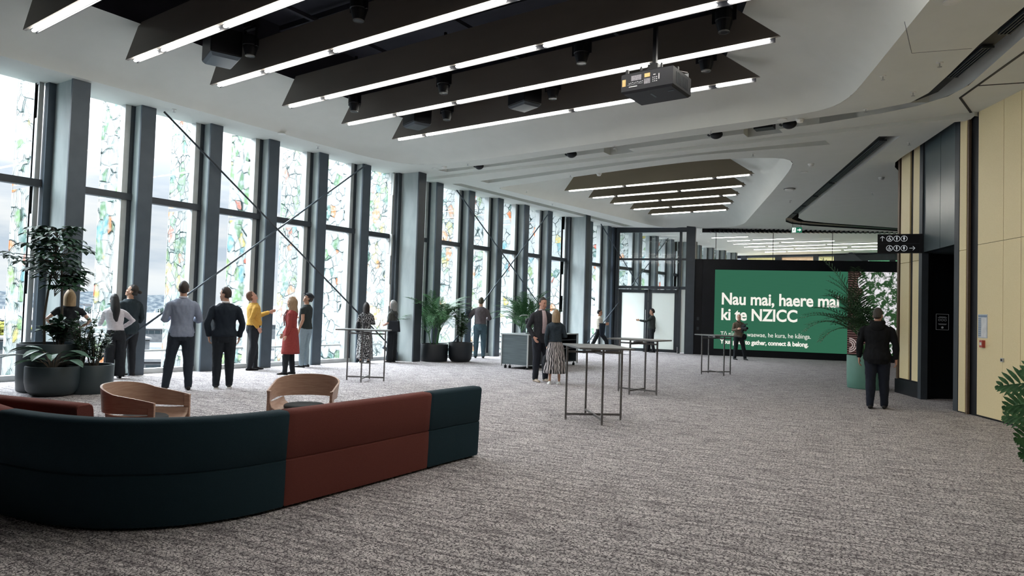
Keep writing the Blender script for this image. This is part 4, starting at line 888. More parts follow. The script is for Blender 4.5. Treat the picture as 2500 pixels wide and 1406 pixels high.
roofm = pmat('pale_roof_sheet', (.050, .052, .054), .7, c2=(.075, .077, .079), spec=0, scale=.4, stretch=(1, 8, 1)); wallm = pmat('pale_building_wall', (.032, .035, .038), .8, c2=(.048, .050, .052), spec=0, scale=.5); winm = pmat('dark_window_band', (.008, .012, .014), .4, spec=.1, scale=1)
def seen(px, py, z):   # where the sight line of a spot meets a level
    d = ray(px, py); d = d*((z-EYE)/d.z); return d.x, d.y
BL = [(20, 824, -9, 64, 30, 'pale flat-roofed building with a dark window band at the far left'), (430, 876, -9, 40, 24, 'nearest pale building with stained wall, below the blue-shirted person'), (700, 850, -9, 36, 22, 'pale building seen low behind the red coat'), (250, 800, -14, 70, 24, 'long low shed by the marina'), (560, 790, -12, 60, 30, 'grey waterfront building left of the yellow jumper'), (900, 832, -9, 40, 20, 'pale building seen low behind the patterned dress'), (120, 782, -16, 90, 20, 'long waterfront shed behind the yacht masts')]
for px_, py_, zt_, w_, d_, lab in BL:
    x, y = seen(px_, py_, zt_); dr = V((x, y)).normalized(); th = math.atan2(dr.y, dr.x)-pi/2; x += dr.x*d_/2; y += dr.y*d_/2
    r_ = tag(empty('building', (x, y, GRD), th), lab, 'building'); hh = zt_-GRD
    m = MB(); m.span(-w_/2, w_/2, -d_/2, d_/2, 0, hh-.5); m.build('wall', wallm, r_); m = MB(); m.span(-w_/2-.5, w_/2+.5, -d_/2-.5, d_/2+.5, hh-.5, hh); m.box((w_*.2, 0, hh+.8), (3, 4, 1.6)); m.box((-w_*.2, d_*.2, hh+.5), (2, 2, 1)); m.box((-w_*.35, -d_*.1, hh+.4), (4, 2, .8)); m.build('roof', roofm, r_)
    m = MB()
    for k in range(int(w_/3)): m.span(-w_/2+3*k+.15, -w_/2+3*k+2.85, -d_/2-.1, -d_/2+.1, hh-3.0, hh-1.1)
    m.build('window_band', winm, r_)
land = pmat('quay_ground', (.030, .034, .037), .9, c2=(.060, .063, .064), spec=0, scale=.04); m = MB(); m.quad((-420, -200, GRD+.4), (-15, -200, GRD+.4), (-15, 420, GRD+.4), (-420, 420, GRD+.4)); tag(m.build('quay_ground', land), 'pale ground and car parks around the marina', 'ground')
m = MB()
for k in range(90):
    x, y = seen(rd.uniform(0, 640), rd.uniform(780, 800), GRD); m.bar((x, y, GRD), (x+rd.uniform(-.5, .5), y, GRD+rd.uniform(10, 16)), .35)
tag(m.build('yacht_masts', pmat('white_mast', (.6, .62, .64), .5, scale=1)), 'cluster of white yacht masts in the marina', 'masts', kind='stuff')
def tree(x, y, z, R, mat, lab):
    r_ = tag(empty('tree', (x, y, z)), lab, 'tree', 'trees outside the windows'); m = MB(); m.tube([(0, 0, 0), (0, 0, R)], .3, 7); m.build('trunk', bark, r_); m = MB()
    for k in range(90):
        a = rd.uniform(0, 2*pi); q = R*.95*rd.random()**.5; zz = R*(1.35+.6*rd.uniform(-1, 1)*(1-(q/R)**2)**.5); s_ = rd.uniform(.10, .2)*R; m.ell((math.cos(a)*q, math.sin(a)*q, zz), (s_, s_, s_*.8), n=7, m=4)
    m.build('crown', mat, r_)
ty = pmat('yellow_green_foliage', (.06, .064, .015), .8, c2=(.09, .088, .025), spec=0, scale=2); tg_ = pmat('distant_dark_foliage', (.014, .022, .02), .9, c2=(.024, .032, .028), spec=0, scale=1)
tree(*seen(24, 862, -14), -14, 4.8, ty, 'yellow-green tree at the left edge below the window')
for k in range(12): tree(*seen(-20+60*k+rd.uniform(-15, 15), 775, GRD), GRD, rd.uniform(6, 8), tg_, 'dark distant tree in the row along the marina')
for x, y, lab in ((-40, 62, 'green street tree seen low between the far columns'), (-34, 70, 'green street tree beyond the palm behind the bar'), (-30, 92, 'street tree outside the farthest bays')): tree(x, y, -9, 3.4, ty, lab)
# ============================================================ PEOPLE
def cloth(name, c, c2=None, rough=.85, scale=30): return pmat(name, c, rough, c2=c2, scale=scale, spec=.25, bump=.1)
from mathutils import noise
def remesh(o, vox, it=4, fac=.5, fold=0):
    r = o.modifiers.new('r', 'REMESH'); r.mode = 'VOXEL'; r.voxel_size = vox; r.use_smooth_shade = True
    s = o.modifiers.new('s', 'SMOOTH'); s.iterations = it; s.factor = fac
    dg = bpy.context.evaluated_depsgraph_get(); dg.update(); me = bpy.data.meshes.new_from_object(o.evaluated_get(dg)); me.name = o.name
    old = o.data; mt = old.materials[0]; o.modifiers.clear(); o.data = me; bpy.data.meshes.remove(old)
    if not me.materials: me.materials.append(mt)
    for p in me.polygons: p.use_smooth = True
    if fold:
        me.update()
        nm = [v.normal.copy() for v in me.vertices]; cs = [v.co.copy() for v in me.vertices]; out = []
        for q, n_v in zip(cs, nm): out.extend(q+n_v*(fold*(noise.noise(V((q.x*13, q.y*13, q.z*7+q.x*9)))+.6*noise.noise(V((q.x*26+5, q.y*26, q.z*17-q.x*12))))))
        me.vertices.foreach_set('co', out); me.update()
    return o
SK = {'fair': pmat('fair_skin', (.52, .30, .21), .55, c2=(.56, .33, .24)), 'tan': pmat('tanned_skin', (.36, .19, .12), .55, c2=(.40, .22, .145)), 'pink': pmat('ruddy_skin', (.50, .26, .19), .55, c2=(.55, .30, .22))}
eyem = pmat('eye', (.03, .025, .02), .2); lipm = pmat('lips', (.34, .12, .10), .5)
HEADP = [(-.119, .018, .022, .052), (-.108, .036, .040, .046), (-.085, .050, .060, .030), (-.05, .060, .078, .014), (-.01, .068, .090, .003), (.03, .073, .096, -.003), (.065, .070, .092, -.006), (.092, .055, .074, -.008), (.112, .030, .042, -.008), (.119, .010, .014, -.008)]
def person(pos, ang, H, label, skin='fair', hairc=(.05, .035, .025), hair='short', top=None, sleeve='long', hem=.90, bottom=None, bot='trousers', shoe=(.015, .015, .017), arms=None, head=(0, 0), lean=(0, 0), feet=None, wide=1.0, fem=False, coat=None, jacket=None, shirt=None, vox=.010, kneef=(.03, .03), hemz=.08, bag=None, face=False, curl=.7, belly=0, sole=None, collar=None):
    k = H/1.75; aw = V((pos[0], pos[1])).normalized(); th = math.atan2(aw.y, aw.x)-pi/2+math.radians(ang)
    root = tag(empty('person', (pos[0], pos[1], 0), th), label, 'person'); S3 = lambda p: V(p)*k
    feet = feet or ((-.11, 0), (.11, 0)); shx = (.165 if fem else .190)*wide; arms = arms or {}
    def sk(p):  # lean of the upper body
        p = V(p)
        if p.z > .95: f = (p.z-.95)/.55; p = V((p.x+lean[0]*f, p.y+lean[1]*f, p.z))
        return p*k
    TR = [(.80, .135, .095, -.01), (.87, .165, .112, -.015), (.94, .168, .112, -.01), (1.04, .145, .10, 0), (1.14, .143, .10, .0), (1.26, .165, .115, .0), (1.36, .176, .110, -.008), (1.41, .160, .090, -.012), (1.445, .118, .072, -.012), (1.47, .082, .062, -.012), (1.50, .058, .056, -.008)]
    if fem: TR = [(z, rx*(.93 if z > 1.2 else (1.02 if z < 1 else .88)), ry*(.95), yo+(.014 if 1.2 < z < 1.32 else 0)) for z, rx, ry, yo in TR]
    def torso(m, e, za, zb, flare=0):
        rr = [r for r in TR if za < r[0] < zb]
        def at(z):
            for a, b in zip(TR, TR[1:]):
                if a[0] <= z <= b[0]: u = (z-a[0])/(b[0]-a[0]); return (z,)+tuple(a[i]*(1-u)+b[i]*u for i in (1, 2, 3))
            return (z,)+(TR[0] if z < TR[0][0] else TR[-1])[1:]
        rr = [at(za)]+rr+[at(zb)]; rings = []
        for i, (z, rx, ry, yo) in enumerate(rr):
            f = flare*(1-i/len(rr)); bl = belly*math.exp(-((z-1.05)/.12)**2)
            rings.append([sk((math.cos(2*pi*j/20)*(rx*wide+e+f), math.sin(2*pi*j/20)*(ry*(1+(wide-1)*.8)+e+f+(bl if math.sin(2*pi*j/20) > 0 else bl*.2))+yo, z)) for j in range(20)])
        m.loft(rings)
    J = {}
    for s in (-1, 1):
        up, fo = arms.get(s, ((.14, .02, -1), (.03, .16, -1)))
        sh = V((s*(shx-.012), -.012, 1.392)); ue = V((s*up[0], up[1], up[2])).normalized(); fe = V((s*fo[0], fo[1], fo[2])).normalized()
        sh2 = V((sh.x+lean[0]*.86, sh.y+lean[1]*.86, sh.z)); el = sh2+ue*.285; wr = el+fe*.245; J[s] = (sh2*k, el*k, wr*k, fe)
        fx, fy = feet[0 if s < 0 else 1]; hp = V((s*.088, -.005, .90)); an = V((fx, fy, .085)); kn = hp.lerp(an, .48)+V((s*.005, kneef[0 if s < 0 else 1], 0)); J[s*2] = (hp*k, kn*k, an*k)
    def arm(m, s, e, t1=1.0, cuff=0):
        sh, el, wr, fe = J[s]; pts_ = [sh-V((s*.045, 0, -.018))*k, sh.lerp(el, .12), sh.lerp(el, .55), el, el.lerp(wr, .3), el.lerp(wr, .75), wr]; rs = [.036, .050, .045, .040, .041, .031, .026]
        f = .88 if fem else (1.0+.4*(wide-1)); n = {1.0: 7, .5: 4, .35: 3}[t1]; pts_, rs = pts_[:n], rs[:n]; m.tube(pts_, [(r*f+e)*k for r in rs], 12)
    def leg(m, s, e, t=1.0):
        hp, kn, an = J[s*2]; pts_ = [hp+V((0, 0, .02))*k, hp.lerp(kn, .35), hp.lerp(kn, .8), kn, kn.lerp(an, .3), kn.lerp(an, .75), an, an-V((0, 0, .045*k))]; rs = [.092, .086, .066, .058, .057, .043, .037, .036]
        f = .94 if fem else (1+.5*(wide-1)); m.tube(pts_, [(r*f+e*(1 if i < 3 else 1.25 if i < 7 else 1.3))*k for i, r in enumerate(rs)], 14)
    Rh = Matrix.Rotation(math.radians(head[0]), 3, 'Z')@Matrix.Rotation(math.radians(head[1]), 3, 'X'); nb = V((lean[0]*1.02, lean[1]*1.02-.006, 1.515))
    hc = nb+Rh@V((0, .012, .112)); HM = lambda p: (hc+Rh@V(p))*k
    # --- body: one continuous skin from head to toes
    m = MB(); torso(m, -.012, .80, 1.50)
    m.tube([sk((0, -.012, 1.44)), nb*k, (nb+Rh@V((0, .005, .06)))*k], [.060*k, (.047 if fem else .055)*k, .050*k], 14)
    m.loft([[HM((math.cos(2*pi*j/22)*rx*(1 if math.sin(2*pi*j/22) < .3 else .97), math.sin(2*pi*j/22)*ry+yo, z)) for j in range(22)] for z, rx, ry, yo in HEADP])
    RK = Rh
    m.ell(HM((0, .098, -.030)), (.0105*k, .016*k, .011*k), RK, 10, 6); m.ell(HM((0, .092, -.008)), (.0075*k, .012*k, .028*k), RK, 10, 6); m.ell(HM((0, .082, .020)), (.045*k, .014*k, .010*k), RK, 12, 6)
    m.ell(HM((0, .088, -.068)), (.022*k, .012*k, .008*k), RK, 10, 6); m.ell(HM((0, .075, -.105)), (.022*k, .018*k, .014*k), RK, 10, 6)
    for s in (-1, 1):
        m.ell(HM((s*.073, -.006, -.018)), (.008*k, .018*k, .030*k), RK@Matrix.Rotation(s*.25, 3, 'Z'), 10, 6); m.ell(HM((s*.040, .066, -.040)), (.019*k, .017*k, .020*k), RK, 10, 6)
        arm(m, s, -.004); leg(m, s, -.006)
        hp, kn, an = J[s*2]; m.tube([an+V((0, -.04, -.05))*k, an+V((0, .05, -.055))*k, an+V((s*.01, .13, -.065))*k], [.03*k, .033*k, .022*k], 10)
        # hand
        sh, el, wr, fe = J[s]; side = V((s, 0, 0)); pn = (-side-fe*(-side).dot(fe)).normalized() if abs(fe.dot(side)) < .9 else V((0, 0, -1)); sd = fe.cross(pn).normalized()
        hk = k*(.92 if fem else 1); pc = [wr+fe*(.0*hk), wr+fe*(.03*hk), wr+fe*(.065*hk), wr+fe*(.092*hk)]
        m.loft([[p+sd*(math.cos(2*pi*j/12)*a*hk)+pn*(math.sin(2*pi*j/12)*b*hk) for j in range(12)] for p, a, b in zip(pc, (.024, .034, .041, .038), (.020, .017, .015, .012))])
        for q, ln in zip((-.029, -.010, .010, .028), (.068, .078, .073, .056)):
            b0 = wr+fe*(.085*hk)+sd*(q*hk); a1 = curl*.45; a2 = curl*1.1; d1 = fe*math.cos(a1)+pn*math.sin(a1); d2_ = fe*math.cos(a2)+pn*math.sin(a2); d3_ = fe*math.cos(a2*1.35)+pn*math.sin(a2*1.35)
            p1 = b0+d1*(ln*.45*hk); p2 = p1+d2_*(ln*.32*hk); m.tube([b0, p1, p2, p2+d3_*(ln*.23*hk)], [.0098*hk, .0092*hk, .0085*hk, .007*hk], 8)
        tsd = sd if sd.y+sd.z*.3 > 0 else -sd; b0 = wr+fe*(.028*hk)+tsd*(.026*hk); d1 = (fe*.62+tsd*.66+pn*.32).normalized(); d2_ = (fe*.88+tsd*.22+pn*.42).normalized(); m.tube([b0, b0+d1*.036*hk, b0+d1*.036*hk+d2_*.032*hk], [.013*hk, .0105*hk, .008*hk], 8)
    body = m.build('body', SK[skin], root); remesh(body, .0075*k if vox < .012 else .010*k, 2)
    if face:
        for s in (-1, 1):
            m = MB(); m.ell(HM((s*.030, .083, .004)), (.0125*k, .007*k, .0058*k), RK, 10, 6); m.build('eye', eyem, root, smooth=True); m = MB(); m.ell(HM((s*.030, .090, .024)), (.019*k, .007*k, .0045*k), RK, 10, 6); m.build('eyebrow', hm_, root, smooth=True) if False else None
        m = MB(); m.ell(HM((0, .098, -.068)), (.023*k, .006*k, .0065*k), RK, 12, 6); m.build('mouth', lipm, root, smooth=True)
    # --- trousers / skirt
    if bot == 'trousers' and bottom:
        m = MB(); torso(m, .010, .80, 1.0 if not fem else 1.03)
        for s in (-1, 1): leg(m, s, .016)
        o = m.build('trousers', bottom, root); remesh(o, vox*k, 3, fold=.0075)
    if bot == 'wide' and bottom:
        m = MB(); torso(m, .010, .80, 1.04)
        for s in (-1, 1):
            hp, kn, an = J[s*2]; m.tube([hp, hp.lerp(an, .3), hp.lerp(an, .65), an-V((0, 0, .03*k))], [.10*k, .10*k, .095*k, .105*k], 16)
        o = m.build('trousers', bottom, root); remesh(o, vox*k, 3, fold=.0075)
    if bot in ('skirt', 'dress') and bottom:
        z1 = 1.04 if bot == 'skirt' else 1.06; rings = []
        for i in range(15):
            u = i/14; z = z1+(hemz-z1)*u; rx = .138+(.05*math.sin(min(1, u*3)*pi/2))+(.075 if bot == 'skirt' else .05)*u; ry = .095+.03*math.sin(min(1, u*3)*pi/2)+.085*u
            rings.append([sk((math.cos(2*pi*j/72)*(rx+.012*u*math.cos(11*2*pi*j/72)), math.sin(2*pi*j/72)*(ry+.012*u*math.cos(11*2*pi*j/72)), z)) for j in range(72)])
        m = MB(); m.loft(rings); m.build('skirt', bottom, root, smooth=True)
    # --- top
    if top:
        m = MB(); torso(m, .014, hem, 1.475, .012)
        for s in (-1, 1): arm(m, s, .013, {'long': 1.0, 'short': .35, 'half': .5}[sleeve])
        o = m.build({'long': 'shirt', 'short': 't_shirt', 'half': 'shirt'}[sleeve] if not jacket else 'jacket', top, root); remesh(o, vox*k, 9, fold=.0085)
    if collar: m = MB(); m.tube([sk((.055*math.cos(a), -.010+.055*math.sin(a), 1.492)) for a in [2*pi*j/16 for j in range(17)]], .012*k, 6, cap=False, flat=1.6); m.build('collar', collar, root, smooth=True)
    if shirt:  # shirt front seen between open jacket edges
        m = MB(); rings = []
        for z, hw, yy in ((1.00, .055, .118), (1.12, .055, .122), (1.24, .058, .138), (1.34, .052, .130), (1.42, .045, .104), (1.475, .040, .075)): rings.append([sk((x*hw, yy-.010*abs(x)+(.014 if b else 0)+belly*math.exp(-((z-1.05)/.12)**2), z)) for b in (0, 1) for x in ((-1, -.3, .3, 1) if not b else (1, .3, -.3, -1))])
        m.loft(rings); m.build('shirt', shirt, root, smooth=True)
        m = MB()
        for s in (-1, 1): m.loft([[sk((s*x+dx, y+dy, z)) for dx, dy in ((-.012, 0), (.012, .004), (.012, -.008), (-.012, -.010))] for x, y, z in ((.075, .140, 1.02), (.070, .150, 1.18), (.078, .155, 1.28), (.072, .128, 1.40), (.058, .07, 1.485))])
        m.build('lapels', top, root, smooth=True)
    if coat:
        m = MB(); torso(m, .028, .97, 1.475, .0)
        for s in (-1, 1): arm(m, s, .022, 1.0)
        o = m.build('coat', coat, root); remesh(o, vox*k, 3, fold=.008)
        m = MB(); rings = []
        for i in range(9):
            u = i/8; z = 1.05+(hemz-1.05)*u; ex = .180+.025*min(1, u*3)+.055*u; ey = .138+.018*min(1, u*3)+.05*u; a0 = math.radians(26+12*u); ring = []
            N = 40; outer = [(pi/2+a0)+(2*pi-2*a0)*j/N for j in range(N+1)]
            ring = [sk((math.cos(a)*ex, math.sin(a)*ey, z)) for a in outer]+[sk((math.cos(a)*(ex-.014), math.sin(a)*(ey-.014), z)) for a in reversed(outer)]; rings.append(ring)
        m.loft(rings); m.build('coat_skirt', coat, root, smooth=True)
        m = MB()
        for s in (-1, 1): m.loft([[sk((s*x+dx*s, y+dy, z)) for dx, dy in ((-.03, 0), (.035, -.004), (.035, -.014), (-.03, -.012))] for x, y, z in ((.08, .135, 1.10), (.085, .160, 1.24), (.095, .152, 1.34), (.07, .09, 1.46))])
        m.build('lapels', coat, root, smooth=True)
    # --- shoes
    for s in (-1, 1):
        hp, kn, an = J[s*2]; m = MB(); a = an-V((0, 0, .085*k)); r = []
        for y, w_, h_ in ((-.075, .020, .045), (-.06, .032, .062), (-.02, .036, .078), (.04, .040, .070), (.10, .044, .050), (.15, .042, .040), (.185, .028, .030), (.195, .012, .018)): r.append([a+V((math.cos(2*pi*j/14)*w_*(.88 if fem else 1), y*(.9 if fem else 1), max(0.0, h_/2+math.sin(2*pi*j/14)*h_/2)))*k for j in range(14)])
        m.loft(r); sm_ = m.build('shoe', shoe if isinstance(shoe, bpy.types.Material) else cloth('shoe_leather', shoe, rough=.5), root, smooth=True)
        if sole:
            m = MB(); m.loft([[a+V((x*.046, y, z))*k for x, y in ((-.7, -.08), (.7, -.08), (1, .03), (1, .12), (.4, .2), (-.4, .2), (-1, .12), (-1, .03))] for z in (0, .022)]); m.build('sole', sole, sm_)
    # --- hair
    hm_ = hairc if isinstance(hairc, bpy.types.Material) else pmat('hair', hairc, .55, c2=tuple(x*1.6 for x in hairc), scale=14, stretch=(6, 6, .6), spec=.35)
    if hair != 'bald':
        m = MB(); n, q = 36, 22; rings = []
        for i in range(q+1):
            ph = -pi/2+pi*(i+.05)/(q+.1); ring = []
            for j in range(n):
                tt_ = 2*pi*j/n; dx, dy, dz = math.cos(ph)*math.cos(tt_), math.cos(ph)*math.sin(tt_), math.sin(ph)
                e = 1.10 if dz > .2 else 1.075
                if dy > .30 and dz < .48+.12*dy: e = .80
                elif dy > -.05 and dz < -.02: e = .80
                elif dz < -.45: e = .82
                elif hair in ('short', 'bun') and dz < .10 and abs(dx) > .72 and dy > -.45: e = .84
                e *= 1+.02*math.sin(7*tt_+5*ph)
                ring.append(HM((dx*.0745*e, dy*.100*e-.004, dz*.122*e+.002)))
            rings.append(ring)
        m.loft(rings)
        if hair in ('bob', 'long', 'wavy'):
            zb, rxs, gap = {'bob': (-.185, .100, 52), 'long': (-.46, .088, 66), 'wavy': (-.25, .118, 50)}[hair]; rings = []
            for i in range(9):
                u = i/8; z = .082+(zb-.082)*u; g = math.radians(gap+(38*max(0, u-.25) if hair == 'long' else 8*u)); wv_ = (1+.07*math.sin(9*u)) if hair == 'wavy' else 1
                ex = (.066+(rxs-.066)*min(1, u*3)**.6)*wv_*(1-.25*max(0, u-.5) if hair == 'long' else 1); ey = (.090+.026*min(1, u*3)**.6)*wv_; N = 26
                yo = -.010-(.085*min(1, u/.45) if hair == 'long' else .012*u)
                outer = [(pi/2+g)+(2*pi-2*g)*j/N for j in range(N+1)]
                ring = [HM((math.cos(a)*ex, math.sin(a)*ey+yo, z)) for a in outer]+[HM((math.cos(a)*ex*.72, math.sin(a)*ey*.72+yo, z)) for a in reversed(outer)]; rings.append(ring)
            m.loft(rings)
        if hair == 'bun': m.ell(HM((0, -.135, .035)), (.038*k, .036*k, .034*k), RK, 14, 9); m.ell(HM((0, -.11, .03)), (.024*k, .03*k, .022*k), RK, 12, 6)
        if hair == 'beard': pass
        o = m.build('hair', hm_, root); remesh(o, .0075*k, 2)
    if face or hair in ('bald',):
        m = MB(); 
        for s in (-1, 1): m.ell(HM((s*.030, .089, .022)), (.019*k, .007*k, .0045*k), RK, 10, 6)
        m.build('eyebrows', hm_, root, smooth=True)
    root['_'] = 0; del root['_']
    return root, J, HM, k, RK, sk, hm_
HANG = ((.14, .02, -1), (.03, .16, -1)); FRONT = ((.30, -.05, -.95), (-.30, .95, .10)); HIP = ((.72, -.18, -.70), (-.62, .30, -.50)); POCK = ((.30, -.12, -.95), (-.14, .32, -.93))
T_black = cloth('black_cloth', (.014, .016, .020)); T_navy = cloth('navy_knit', (.012, .018, .028)); T_jean = cloth('dark_denim', (.022, .030, .042)); white_m = cloth('white_rubber', (.62, .62, .60), rough=.6)
lan = cloth('lanyard_white', (.65, .65, .66)); card = pmat('badge_card', (.7, .7, .72), .4)
def lanyard(R_, chestz=1.16, front=True):
    root, J, HM, k, RK, sk, hm_ = R_; m = MB()
    for s in (-1, 1): m.tube([sk((s*.055, -.02, 1.50)), sk((s*.075, .085, 1.44)), sk((s*.05, .145, 1.30)), sk((0, .150, chestz+.05))], .0065*k, 5)
    m.build('lanyard', lan, root); m = MB(); m.box(sk((0, .156, chestz)), (.075*k, .006, .105*k)); m.build('badge', card, root)
def tote(R_, s, z, y, mat, w_=.30, h_=.26, strap=True):
    root, J, HM, k, RK, sk, hm_ = R_; m = MB(); x = s*.25; m.loft([[V((x-s*.05+dx, y+dy, z-h_/2)) for dx, dy in ((-.05, -w_/2), (.05, -w_/2), (.05, w_/2), (-.05, w_/2))], [V((x-s*.05+dx, y+dy*.85, z+h_/2)) for dx, dy in ((-.03, -w_/2), (.03, -w_/2), (.03, w_/2), (-.03, w_/2))]]); 
    o = m.build('shoulder_bag', mat, None, bevel=.012); o.matrix_world = root.matrix_world.copy() if False else Matrix.Translation(root.location)@Matrix.Rotation(root.rotation_euler.z, 4, 'Z')
    m = MB(); sh = sk((s*.13, 0, 1.49)); m.tube([V((x-s*.05, y-w_/2*.8, z+h_/2)), sh+V((0, -.02, .012)), sh+V((0, .02, .012)), V((x-s*.05, y+w_/2*.8, z+h_/2))], .009, 6); q = m.build('strap', mat, o); return o

def gp(px, py):  # floor point under a pixel
    d = ray(px, py); d = d*(-EYE/d.z); return (d.x, d.y)
# 1 blonde woman behind the planters
person((-13.02, 5.52), 6, 1.64, 'person with straight blonde hair and dark t-shirt, hands on hips behind the planters', hairc=(.24, .165, .09), hair='bob', top=T_black, sleeve='short', bottom=T_black, arms={-1: HIP, 1: ((.60, -.15, -.70), (-.45, .45, -.45))}, fem=True)
# 2 woman with long black hair
person(gp(277, 924), 12, 1.60, 'person with long black hair, white blouse and wide black trousers, one hand on hip', skin='tan', hairc=(.010, .009, .010), hair='long', top=cloth('off_white_blouse', (.50, .47, .50)), bottom=T_black, bot='wide', arms={1: HIP, -1: ((.25, .3, -.9), (-.1, .9, -.1))}, lean=(-.04, .10), fem=True, hem=1.00, head=(10, 5))
# 3 man with bun
R_ = person(gp(308, 918), 38, 1.80, 'person with a hair bun in dark shirt, looking up out of the window', skin='tan', hairc=(.018, .014, .012), hair='bun', top=cloth('dark_teal_overshirt', (.016, .026, .032)), bottom=T_black, hem=.80, arms={-1: FRONT, 1: ((.2, -.1, -1), (-.15, .5, -.8))}, head=(34, 22), wide=1.04, face=True)
# 4 blue shirt
R_ = person(gp(437, 952), 4, 1.84, 'person in light blue shirt and dark jeans, back to the camera', hairc=(.030, .022, .018), top=cloth('light_blue_shirt', (.215, .25, .335), (.235, .27, .355)), bottom=T_jean, hem=.86, arms={-1: FRONT, 1: FRONT}, feet=((-.20, .02), (.13, -.02)), collar=cloth('pale_collar', (.45, .46, .52)))
# 5 navy sweater
person(gp(542, 948), 2, 1.77, 'person in dark navy sweater with hands in pockets, head turned left', hairc=(.030, .022, .018), top=T_navy, bottom=cloth('black_denim', (.015, .019, .025)), hem=.90, arms={-1: POCK, 1: POCK}, head=(48, 0), wide=1.10, feet=((-.10, .0), (.11, .06)), sole=white_m, collar=lan, face=True)
# 6 yellow jumper
person(gp(614, 903), -72, 1.80, 'person in mustard yellow jumper looking up, one hand in pocket', skin='pink', hairc=(.10, .05, .03), hair='short', top=cloth('mustard_knit', (.50, .285, .055), (.56, .33, .075)), bottom=T_black, hem=.98, arms={1: ((.14, -.35, -.9), (-.05, .55, -.75)), -1: ((.15, .62, -.62), (.05, .95, .32))}, head=(0, 38), belly=.05, wide=1.05, feet=((-.10, .10), (.10, -.08)), face=True)
# 8 man with cap behind the red coat
R_ = person((-13.45, 10.95), 62, 1.80, 'person in dark t-shirt and flat cap, half hidden behind the red coat', skin='tan', hairc=(.02, .016, .014), hair='short', top=cloth('dark_green_tee', (.020, .026, .026)), sleeve='short', bottom=cloth('pale_jeans', (.20, .26, .30)), head=(20, 26), arms={1: ((.1, .45, -.85), (.1, 1, .12)), -1: ((.2, -.15, -.95), (0, .35, -.9))}, belly=.05, face=True)
root, J, HM, k, RK, sk, hm_ = R_; m = MB(); m.ell(HM((0, -.004, .070)), (.084*k, .108*k, .060*k), RK, 20, 10); m.loft([[HM((x, y, .055+z)) for x, y in ((-.06, .08), (0, .09), (.06, .08), (.05, .15), (0, .165), (-.05, .15))] for z in (0, .012)]); m.build('cap', T_black, root, smooth=True)
# 7 red coat
R_ = person(gp(706, 914), 78, 1.67, 'person in long red coat with wavy fair hair and a lanyard', hairc=(.19, .125, .075), hair='wavy', top=T_black, bottom=T_black, coat=cloth('brick_red_coat', (.22, .035, .032), (.25, .042, .038)), hemz=.47, arms={-1: ((.16, .02, -1), (.02, .25, -.95)), 1: ((.1, .25, -.95), (-.1, .5, -.8))}, fem=True, feet=((-.09, .08), (.09, -.05)), face=True)
lanyard(R_, 1.14)
# 9 patterned long dress
dm = bpy.data.materials.new('black_white_maze_print'); dm.use_nodes = True; t = dm.node_tree; b = t.nodes['Principled BSDF']; tc = nd(t, 'ShaderNodeTexCoord'); mp = nd(t, 'ShaderNodeMapping'); mp.inputs['Rotation'].default_value = (pi/2, 0, 0); t.links.new(tc.outputs['Object'], mp.inputs[0])
vo = nd(t, 'ShaderNodeTexVoronoi', feature='F1', distance='CHEBYCHEV', Scale=17.0); t.links.new(mp.outputs[0], vo.inputs[0]); r = ramp(t, [(0, (.02, .02, .022)), (.30, (.02, .02, .022)), (.38, (.60, .60, .60)), (.45, (.60, .60, .60)), (.46, (.02, .02, .022))], 'CONSTANT'); t.links.new(vo.outputs['Distance'], r.inputs[0]); t.links.new(r.outputs[0], b.inputs['Base Color']); b.inputs['Roughness'].default_value = .85
R_ = person(gp(889, 886), 8, 1.63, 'person in black and white maze-patterned long dress, back to the camera', hairc=(.015, .012, .012), hair='bob', top=dm, bottom=dm, bot='dress', hemz=.12, arms={-1: FRONT, 1: ((.3, -.05, -.95), (-.3, .8, .2))}, fem=True, shoe=(.03, .03, .035), sole=white_m)
tag(tote(R_, -1, .98, .05, T_black, .26, .30), 'black shoulder bag at the left side of the patterned long dress', 'bag')
# 10 olive top
R_ = person(gp(955, 884), 62, 1.71, 'person with grey bob hair, olive top and black bag on the shoulder', skin='pink', hairc=(.17, .17, .165), hair='bob', top=cloth('olive_grey_top', (.060, .062, .058), (.07, .072, .068)), sleeve='half', bottom=T_black, bot='wide', arms={-1: ((.25, .1, -.95), (-.55, .8, -.25)), 1: ((.2, .1, -.95), (-.5, .8, -.2))}, fem=True, hem=.92, face=True, belly=.03)
tag(tote(R_, -1, 1.00, -.16, T_black, .34, .30), 'large black shoulder bag carried by the person with grey hair', 'bag')
# 11 man by the palm
person(gp(1170, 874), 2, 1.92, 'person in grey-brown shirt and blue jeans looking out between the palms', hairc=(.05, .045, .03), top=cloth('grey_plum_shirt', (.115, .098, .108), (.13, .112, .122)), bottom=cloth('blue_denim', (.060, .105, .135), (.075, .125, .155)), hem=.98, arms={-1: ((.55, .2, -.75), (-.15, .6, .65)), 1: ((.35, -.05, -.9), (-.35, .85, .05))}, wide=.98)
# 12 man in suit
person(gp(1318, 931), -152, 1.83, 'person in dark suit jacket and open pink shirt, smiling, hand in pocket', skin='pink', hairc=(.022, .016, .013), top=cloth('charcoal_suit', (.026, .027, .034), (.034, .035, .042)), jacket=True, shirt=cloth('pale_pink_shirt', (.50, .40, .42)), bottom=cloth('dark_suit_trousers', (.016, .018, .026)), hem=.80, arms={-1: POCK, 1: ((.32, -.12, -.95), (-.28, .45, -.75))}, shoe=(.36, .30, .24), wide=1.08, head=(14, -6), feet=((-.12, .0), (.13, .03)), face=True, collar=cloth('shirt_collar', (.5, .42, .44)))
